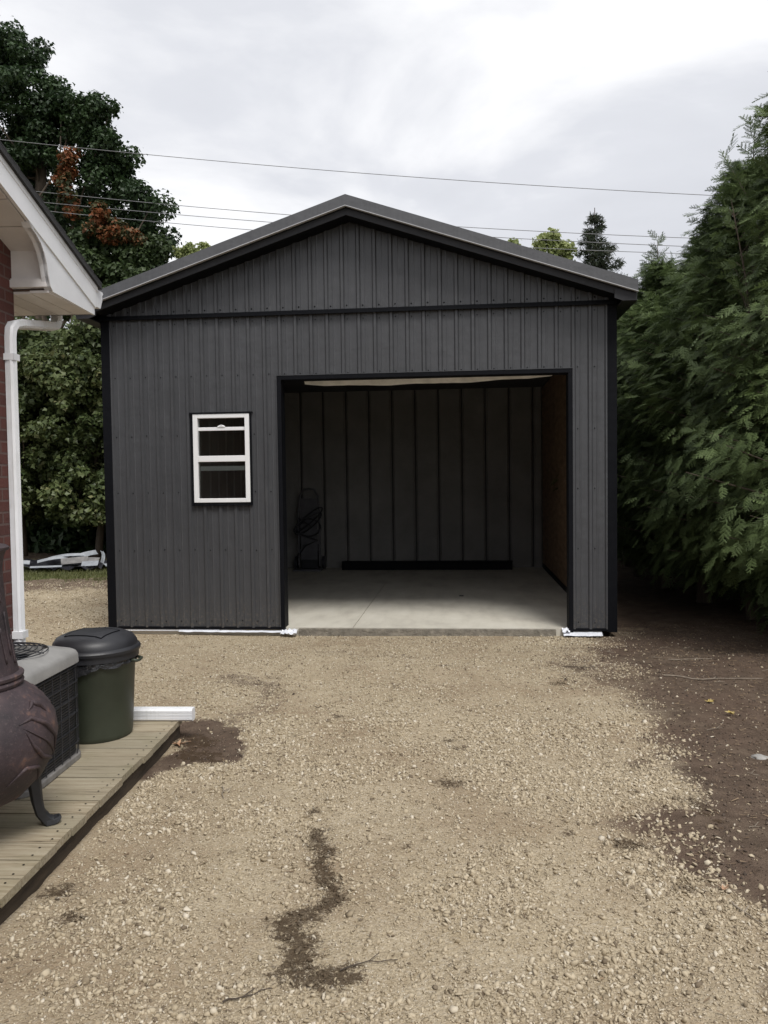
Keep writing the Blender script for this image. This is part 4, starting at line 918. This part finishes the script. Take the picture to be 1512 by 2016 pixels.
def cedar_mesh(H, Rm, N, seed, zlow=.35, lean=(0, 0)):
    r = np.random.default_rng(seed); protos = [spray_proto(r) for _ in range(4)]; Vs = []; Rn = []; br = MB()
    limb(br, (0, 0, 0), (lean[0], lean[1], H*.97), .10, .008, 10, .03)
    # branch clumps
    nb = 190; B = []
    for i in range(nb):
        t = (i+.5)/nb; z = zlow+(H-zlow)*t**1.05; prof = (min(1, (t+.03)/.22)**.5)*(1-t**1.5)**.95
        a = i*2.39996+r.uniform(-.5, .5); L = Rm*prof*r.uniform(.55, 1.32)*(1+.14*sin(a*3+z*2.2))+.10; B.append((z, a, L, t))
    per = N//nb
    for (z, a, L, t) in B:
        p0 = np.array([lean[0]*z/H, lean[1]*z/H, max(.12, z-.25*L)]); tip = np.array([lean[0]*z/H+L*cos(a), lean[1]*z/H+L*sin(a), z+.28*L*(t*1.6-.25)])
        br.tube([p0, (p0+tip)/2+np.array([0, 0, .02]), tip], 1, 5, [.018, .011, .004]); tone = r.random()**1.5*.7
        for _ in range(per):
            q = .35+.65*r.random()**.6; P = p0+(tip-p0)*q+r.normal(size=3)*np.array([.105, .105, .12])*(.5+.5*min(1, L)); out = np.array([cos(a), sin(a), 0])
            d = out*r.uniform(.5, 1)+np.array([-sin(a), cos(a), 0])*r.normal()*.6+np.array([0, 0, r.normal(-.15, .35)+(t-.6)*.9])
            d /= np.linalg.norm(d); up = np.array([0, 0, 1])+out*r.uniform(.2, 1.3)+r.normal(size=3)*.35; up -= d*(up@d); up /= np.linalg.norm(up); w = np.cross(up, d)
            s = r.uniform(.10, .22)*(1 if t < .9 else .8)*(1.4 if N < 7000 else 1); pr_ = protos[r.integers(4)]; V = (pr_[..., :1]*d+pr_[..., 1:2]*w+pr_[..., 2:3]*up)*s+P
            Vs.append(V.reshape(-1, 3)); rn = np.clip(tone*.9+r.normal(.22, .10), 0, 1); Rn.append(np.full(len(pr_)*4, rn))
    # wispy leader tips
    for k in range(9):
        bx, by = r.normal(size=2)*(.14 if k < 3 else .42); top = np.array([lean[0]+bx, lean[1]+by, H+r.uniform(-.1, .45)-(0 if k < 3 else r.uniform(.5, 1.6))]); p0 = np.array([lean[0]+bx*.4, lean[1]+by*.4, top[2]-1.0]); br.tube([p0, top], 1, 5, [.012, .003])
        for _ in range(16):
            q = .25+.75*r.random(); P = p0+(top-p0)*q; a = r.uniform(0, 2*pi); d = np.array([cos(a)*.7, sin(a)*.7, 1.0]); d /= np.linalg.norm(d); up = r.normal(size=3); up -= d*(up@d); up /= np.linalg.norm(up); w = np.cross(up, d)
            s = r.uniform(.14, .26); pr_ = protos[r.integers(4)]; Vs.append(((pr_[..., :1]*d+pr_[..., 1:2]*w+pr_[..., 2:3]*up)*s+P).reshape(-1, 3)); Rn.append(np.full(len(pr_)*4, r.random()*.5))
    if seed == 101:                      # two thin bare-stemmed leaders that overtop the crown
        for (bx, by, hh) in ((-.42, -.1, H-.62), (-.10, .15, H-.40), (-.72, .0, H-1.25)):
            top = np.array([lean[0]+bx, lean[1]+by, hh]); p0 = np.array([lean[0]+bx*.7, lean[1]+by, hh-1.5]); br.tube([p0, (p0+top)/2+np.array([.03, 0, 0]), top], 1, 5, [.014, .009, .003])
            for _ in range(46):
                q = r.random()**1.2; P = p0+(top-p0)*q; a = r.uniform(0, 2*pi); L = .34*(1-q)+.05; d = np.array([cos(a)*.75, sin(a)*.75, .8]); d /= np.linalg.norm(d)
                e = P+d*L*r.uniform(.3, 1); br.tube([P, e], .003, 4); up = r.normal(size=3); up -= d*(up@d); up /= np.linalg.norm(up); w = np.cross(up, d); sc = r.uniform(.10, .18); pr_ = protos[r.integers(4)]
                Vs.append(((pr_[..., :1]*d+pr_[..., 1:2]*w+pr_[..., 2:3]*up)*sc+e-d*.03).reshape(-1, 3)); Rn.append(np.full(len(pr_)*4, .3+r.random()*.4))
    V = np.concatenate(Vs); return br, (V, np.arange(len(V)).reshape(-1, 4), np.concatenate(Rn))
CED = []
for (H, Rm, N, sd, zl, ln) in ((5.5, 1.2, 16500, 101, .45, (-.35, 0)), (4.85, 1.15, 13000, 102, .70, (.1, .1)), (4.6, 1.15, 12000, 103, .62, (-.1, 0)), (4.7, 1.2, 6000, 104, .10, (0, 0))):
    br, dat = cedar_mesh(H, Rm, N, sd, zl, ln); me_b = raw('cedar_trunk', br.v, br.f); me_b.materials.append(M['bark'])
    CED.append((me_b, cloud_mesh('cedar_crown', dat, M['cedar'], (0, 0, 0))))
def put_cedar(k, x, y, rot, sc, label, sz=None):
    t = bpy.data.objects.new('cedar_tree', None); COL.objects.link(t); t.location = (x, y, -.02); t.rotation_euler.z = rot; t.scale = (sc, sc, sz or sc)
    ORG[t.name] = (0, 0, 0); set_tags(t, label, 'tree', 'cedar hedge beside the garage')
    child_mesh('trunk', CED[k][0], t); child_mesh('crown', CED[k][1], t)
for q in [(0, 4.80, -.50, 0, 1.0, 'nearest and tallest cedar at the right edge of the view'),
          (1, 4.45, .85, 1.2, 1.04, 'second cedar of the hedge, just behind the tallest one'),
          (2, 4.25, 2.1, 2.5, 1.0, 'third cedar of the hedge, beside the garage front'),
          (1, 4.05, 3.5, 3.7, .95, 'fourth cedar of the hedge, beside the middle of the garage'),
          (2, 4.05, 4.9, 4.9, .94, 'fifth cedar of the hedge, beside the garage rear'),
          (1, 4.15, 6.3, .4, .92, 'sixth cedar of the hedge, behind the right eave'),
          (2, 4.25, 7.8, 1.9, .92, 'farthest cedar visible in the hedge past the garage'),
          (0, 5.75, -1.6, 2.8, 1.0, 'cedar just outside the hedge line at the right frame edge'),
          (3, 5.7, .2, 5.0, 1.0, 'cedar in the rear row behind the tallest cedar'),
          (3, 5.5, 1.9, .9, 1.0, 'cedar in the rear row behind the third hedge cedar'),
          (3, 5.3, 3.7, 2.0, .9, 'cedar in the rear row behind the fourth hedge cedar'),
          (3, 5.2, 5.6, 3.3, .9, 'cedar in the rear row behind the fifth hedge cedar'),
          (3, 5.0, 7.6, 4.4, .9, 'cedar in the rear row nearest the back of the yard'),
          (3, 3.2, 9.3, 1.0, .9, 'cedar closing the gap behind the garage back corner')]: put_cedar(*q)

# grass blades at the back left
r = np.random.default_rng(5); N = 26000; X = r.uniform(-9.5, -2.8, N); Y = r.uniform(3.6, 8.2, N); g_ = masks(X, Y)[2]; k = r.random(N) < g_*.95+.02; X, Y = X[k], Y[k]; n = len(X)
a = r.uniform(0, 2*pi, n); h = r.uniform(.025, .09, n); w = .006; Z = gz(X, Y); le = r.normal(size=(n, 2))*.03
V = np.stack([np.stack([X-w*np.cos(a), Y-w*np.sin(a), Z], -1), np.stack([X+w*np.cos(a), Y+w*np.sin(a), Z], -1), np.stack([X+le[:, 0], Y+le[:, 1], Z+h], -1)], 1).reshape(-1, 3)
me = raw('grass', V, np.arange(n*3).reshape(-1, 3), 3, dict(rnd=np.repeat(r.random(n), 3))); me.materials.append(M['grassb']); o = bpy.data.objects.new('grass', me); COL.objects.link(o)
set_tags(o, 'patchy short grass at the back of the yard by the scrap heap', 'grass', kind='stuff')

# ------------------------------------------------------------------ scrap heap
def scrap(name, c, L, Wd, yaw, pitch, mat, label, bendz=.0, th=.004, ribs=False, roll=0):
    mb = MB(); n = 6; d = np.array([cos(yaw)*cos(pitch), sin(yaw)*cos(pitch), sin(pitch)]); s = np.array([-sin(yaw), cos(yaw), 1.1+roll]); s /= np.linalg.norm(s); u = np.cross(d, s); path = [np.array(c)+d*L*(i/n-.5)+u*bendz*sin(pi*i/n) for i in range(n+1)]
    prof = [(-Wd/2, 0), (-Wd/6, th*2 if ribs else 0), (Wd/6, 0), (Wd/2, Wd*.12), (Wd/2, Wd*.12+th), (Wd/6, th), (-Wd/6, th*3 if ribs else th), (-Wd/2, th)]
    mb.sweep(path, prof, up=tuple(u)); solo(name, mb, mat, tuple(c), label, 'scrap', 'offcuts in the scrap heap')
for a_ in [('siding_scrap', (-6.55, 6.45, .19), .7, .07, .15, .10, M['scrapw'], 'longest white offcut lying across the top of the scrap heap', .05),
           ('siding_scrap', (-6.75, 6.3, .15), .55, .07, .45, .12, M['scrapw'], 'white offcut propped slantwise under the longest one', .04),
           ('siding_scrap', (-6.3, 6.30, .13), .5, .16, .5, .05, M['scrapg'], 'grey striped panel in the middle of the heap', .0),
           ('siding_scrap', (-6.05, 6.4, .12), .45, .13, -.3, .05, M['scrapg'], 'short grey panel right of the heap centre', .02),
           ('siding_scrap', (-5.95, 6.2, .08), .32, .13, .1, .05, M['scrapw'], 'square white offcut at the right front of the heap', .0),
           ('siding_scrap', (-5.85, 6.5, .18), .32, .07, 2.0, .7, M['scrapw'], 'upright bent white strip at the right end of the heap', .05),
           ('siding_scrap', (-5.5, 6.35, .035), .55, .07, -.08, 0, M['scrapw'], 'low white strip lying past the right end of the heap', .0),
           ('siding_scrap', (-7.35, 6.2, .09), .35, .10, .2, .05, M['scrapw'], 'white scrap at the left end of the heap', .03),
           ('siding_scrap', (-7.35, 5.9, .04), .4, .05, .1, 0, M['scrapw'], 'flat white strip on the grass left of the heap', .0),
           ('siding_scrap', (-6.7, 5.95, .05), .6, .045, .12, .02, M['scrapw'], 'thin white strip along the front of the heap', .0),
           ('siding_scrap', (-6.25, 6.6, .2), .5, .12, .8, .2, M['scrapw'], 'short white piece sticking up behind the heap centre', .03)]: scrap(*a_)
for k_, (x0, x1, y0, y1, z_, lb) in enumerate([(-7.6, -6.6, 6.0, 7.0, .10, 'black plastic sheet under the left half of the scrap heap'), (-6.7, -5.7, 6.0, 6.9, .07, 'black plastic sheet under the right half of the scrap heap')]):
    mb = crumple(x0, x1, y0, y1, z_, 9, 7, .045, .06); solo('plastic_sheet', mb, M['scrapk'], ((x0+x1)/2, (y0+y1)/2, z_), lb, 'sheet', 'black sheets in the scrap heap')

# ------------------------------------------------------------------ wires
def wire(p0, p1, sag, label, r=.011):
    A, B = at(*p0, 14), at(*p1, 14); A, B = A+(A-B)*.6, B+(B-A)*.35
    mb = MB(); mb.tube([A+(B-A)*t-np.array([0, 0, sag*4*t*(1-t)]) for t in np.linspace(0, 1, 40)], r, 6); o = solo('overhead_wire', mb, M['wire'], tuple(A), label, 'wire', 'overhead wires behind the garage')
def wire_thru(P, label):
    P = np.array(P, float); q = np.polyfit(P[:, 0], P[:, 1], 2); mb = MB(); pts = [at(x, np.polyval(q, x), 14) for x in np.linspace(-350, 1650, 60)]
    mb.tube(pts, .0085, 6); solo('overhead_wire', mb, M['wire'], tuple(pts[0]), label, 'wire', 'overhead wires behind the garage')
wire_thru([(0, 275), (250, 300), (900, 355), (1370, 383)], 'highest overhead wire, well above the garage ridge')
wire_thru([(67, 376), (315, 402), (571, 423), (905, 446), (1335, 468)], 'top wire of the lower set of three')
wire_thru([(125, 402), (320, 420), (530, 438), (970, 466), (1290, 483)], 'middle wire of the lower set of three')
wire_thru([(110, 417), (320, 438), (493, 453), (1050, 487), (1290, 498)], 'lowest wire of the lower set of three')

# ------------------------------------------------------------------ small litter
def leaf(x, y, s, mat, label):
    z = float(gz(np.array([x]), np.array([y]))[0])+.006; mb = MB(); P = []
    for i in range(10): a = 2*pi*i/10+.3; rr = s*(1 if i % 2 == 0 else .45)*random.uniform(.8, 1.1); P.append((x+rr*cos(a), y+rr*sin(a), z+.010+random.uniform(-.006, .012)))
    for i in range(10): mb.poly([(x, y, z+.004), P[i], P[(i+1) % 10]])
    mb.tube([(x, y, z+.004), (x+s*.8, y+s*.7, z+.012), (x+s*1.2, y+s*1.3, z+.004)], .0015, 4); solo('fallen_leaf', mb, mat, (x, y, z), label, 'leaf', 'fallen leaves')
for a_ in [(-.586, -3.834, .05, M['leaf_b'], 'tan curled leaf on the dark soil beside the deck'), (2.888, -2.694, .04, M['leaf_y'], 'yellow leaf on the brown dirt, the farther of two'), (2.929, -2.999, .04, M['leaf_y'], 'yellow leaf on the brown dirt, the nearer of two'), (2.141, -5.37, .022, M['leaf_b'], 'orange-tan leaf at the gravel edge near the bottom right')]: leaf(*a_)
def twig(P, r, label, mat=None):
    pts = []
    for i in range(len(P)-1):
        for t in (0, .33, .66): x = P[i][0]+(P[i+1][0]-P[i][0])*t+random.uniform(-.006, .006); y = P[i][1]+(P[i+1][1]-P[i][1])*t+random.uniform(-.006, .006); pts.append((x, y, float(gz(np.array([x]), np.array([y]))[0])+r+.006))
    pts.append((P[-1][0], P[-1][1], float(gz(np.array([P[-1][0]]), np.array([P[-1][1]]))[0])+r+.004))
    mb = MB(); mb.tube(pts, r, 6, list(np.linspace(1, .5, len(pts)))); k = len(pts)//2; mb.tube([pts[k], tuple(np.array(pts[k])+(.03, .04, .004))], r*.6, 5)
    solo('twig', mb, mat or M['paleblark'], pts[0], label, 'twig', 'twigs on the ground')
twig([(.40, -6.17), (.46, -6.14), (.535, -6.09)], .003, 'dark twig on the gravel at the bottom centre', M['bark'])
twig([(.74, -5.98), (.83, -5.93), (.92, -5.91)], .0025, 'thin twig right of the dark wet patch', M['bark'])
twig([(2.14, -5.46), (2.16, -5.52), (2.2, -5.60)], .004, 'pale twig crossing the gravel edge at the lower right')
twig([(2.75, -1.95), (2.95, -2.02), (3.2, -2.05), (3.5, -2.0)], .005, 'long pale stick on the dirt under the cedars')
twig([(2.0, -1.6), (2.15, -1.65), (2.3, -1.6)], .004, 'short stick where gravel meets dirt', M['bark'])
twig([(-.12, -4.45), (-.10, -4.52), (-.07, -4.6)], .004, 'tan curved twig near the deck soil')
twig([(2.98, -1.2), (3.2, -1.24), (3.35, -1.22)], .004, 'short pale stick deep under the cedars')
twig([(2.62, -5.0), (2.66, -4.85), (2.6, -4.7)], .004, 'pale stick on the dirt at the right edge')
for i in range(30):
    x = random.uniform(2.35, 4.2); y = random.uniform(-5, -.4); a = random.uniform(0, pi); L = random.uniform(.04, .14)
    twig([(x, y), (x+L*cos(a), y+L*sin(a)*.6)], random.uniform(.0015, .003), 'small dry twig scattered on the dirt below the cedars')
mb = MB(); rr = np.random.default_rng(3)
t = (1+5**.5)/2
import bmesh
def rock(x, y, s, label, sq=.35):
    bm = bmesh.new(); bmesh.ops.create_icosphere(bm, subdivisions=3, radius=1)
    for v in bm.verts:
        n = v.co.normalized(); k = 1+.18*math.sin(n.x*4+s*50)+.14*math.sin(n.y*5+1)+.08*math.sin(n.z*9+n.x*7); v.co = (n.x*s*k*1.3, n.y*s*k*.8, n.z*s*k*sq)
    me = bpy.data.meshes.new('rock'); bm.to_mesh(me); bm.free(); me.materials.append(M['stone']); me.shade_smooth(); o = bpy.data.objects.new('rock', me); COL.objects.link(o)
    o.location = (x, y, float(gz(np.array([x]), np.array([y]))[0])-s*.04); set_tags(o, label, 'rock')
rock(2.84, -3.80, .05, 'half buried pale rock on the dirt at the right edge')
rock(2.46, -5.38, .028, 'small angular pale stone on the dirt near the bottom right', .6)

# ------------------------------------------------------------------ sky and light
w = bpy.data.worlds.new('World'); scn.world = w; w.use_nodes = True; nt = w.node_tree; N_ = nt.nodes; Lk = nt.links.new
bg = N_['Background']; out = N_['World Output']
SE, SR = radians(58), radians(152)
sky = N_.new('ShaderNodeTexSky'); sky.sky_type = 'NISHITA'; sky.sun_disc = False; sky.sun_elevation = SE; sky.sun_rotation = SR; sky.air_density = 1; sky.dust_density = 3
Lk(sky.outputs[0], bg.inputs[0]); bg.inputs[1].default_value = .08
tc = N_.new('ShaderNodeTexCoord'); mp = N_.new('ShaderNodeMapping'); mp.inputs['Scale'].default_value = (1, 1, 2.6); mp.inputs['Location'].default_value = (.35, .2, .1); Lk(tc.outputs['Generated'], mp.inputs[0])
n1 = N_.new('ShaderNodeTexNoise'); n1.inputs['Scale'].default_value = 2.1; n1.inputs['Detail'].default_value = 7; n1.inputs['Roughness'].default_value = .5; n1.inputs['Distortion'].default_value = .3; Lk(mp.outputs[0], n1.inputs['Vector'])
rp = N_.new('ShaderNodeValToRGB'); e = rp.color_ramp.elements; e[0].position = .36; e[0].color = (.53, .54, .575, 1); e[1].position = .62; e[1].color = (.82, .82, .83, 1); m_ = e.new(.5); m_.color = (.60, .61, .645, 1); Lk(n1.outputs['Fac'], rp.inputs[0])
b2 = N_.new('ShaderNodeBackground'); Lk(rp.outputs[0], b2.inputs[0]); b2.inputs[1].default_value = 1.0
mx = N_.new('ShaderNodeMixShader'); mx.inputs[0].default_value = .93; Lk(bg.outputs[0], mx.inputs[1]); Lk(b2.outputs[0], mx.inputs[2]); Lk(mx.outputs[0], out.inputs['Surface'])
sd = bpy.data.lights.new('sun', 'SUN'); sd.energy = 2.0; sd.angle = radians(22); sd.color = (1, .97, .93); so = bpy.data.objects.new('sun', sd); COL.objects.link(so)
from mathutils import Vector
# sun_rotation is measured clockwise from +Y: the sun stands behind the camera, to the right
sdir = Vector((sin(SR)*cos(SE), cos(SR)*cos(SE), sin(SE))); so.rotation_euler = sdir.to_track_quat('Z', 'Y').to_euler()
scn.view_settings.view_transform = 'Standard'; scn.view_settings.look = 'None'; scn.view_settings.exposure = .46; scn.view_settings.gamma = 1
scn.render.engine = 'CYCLES'; scn.cycles.max_bounces = 7; scn.cycles.diffuse_bounces = 5; scn.cycles.transparent_max_bounces = 6; scn.cycles.use_denoising = True
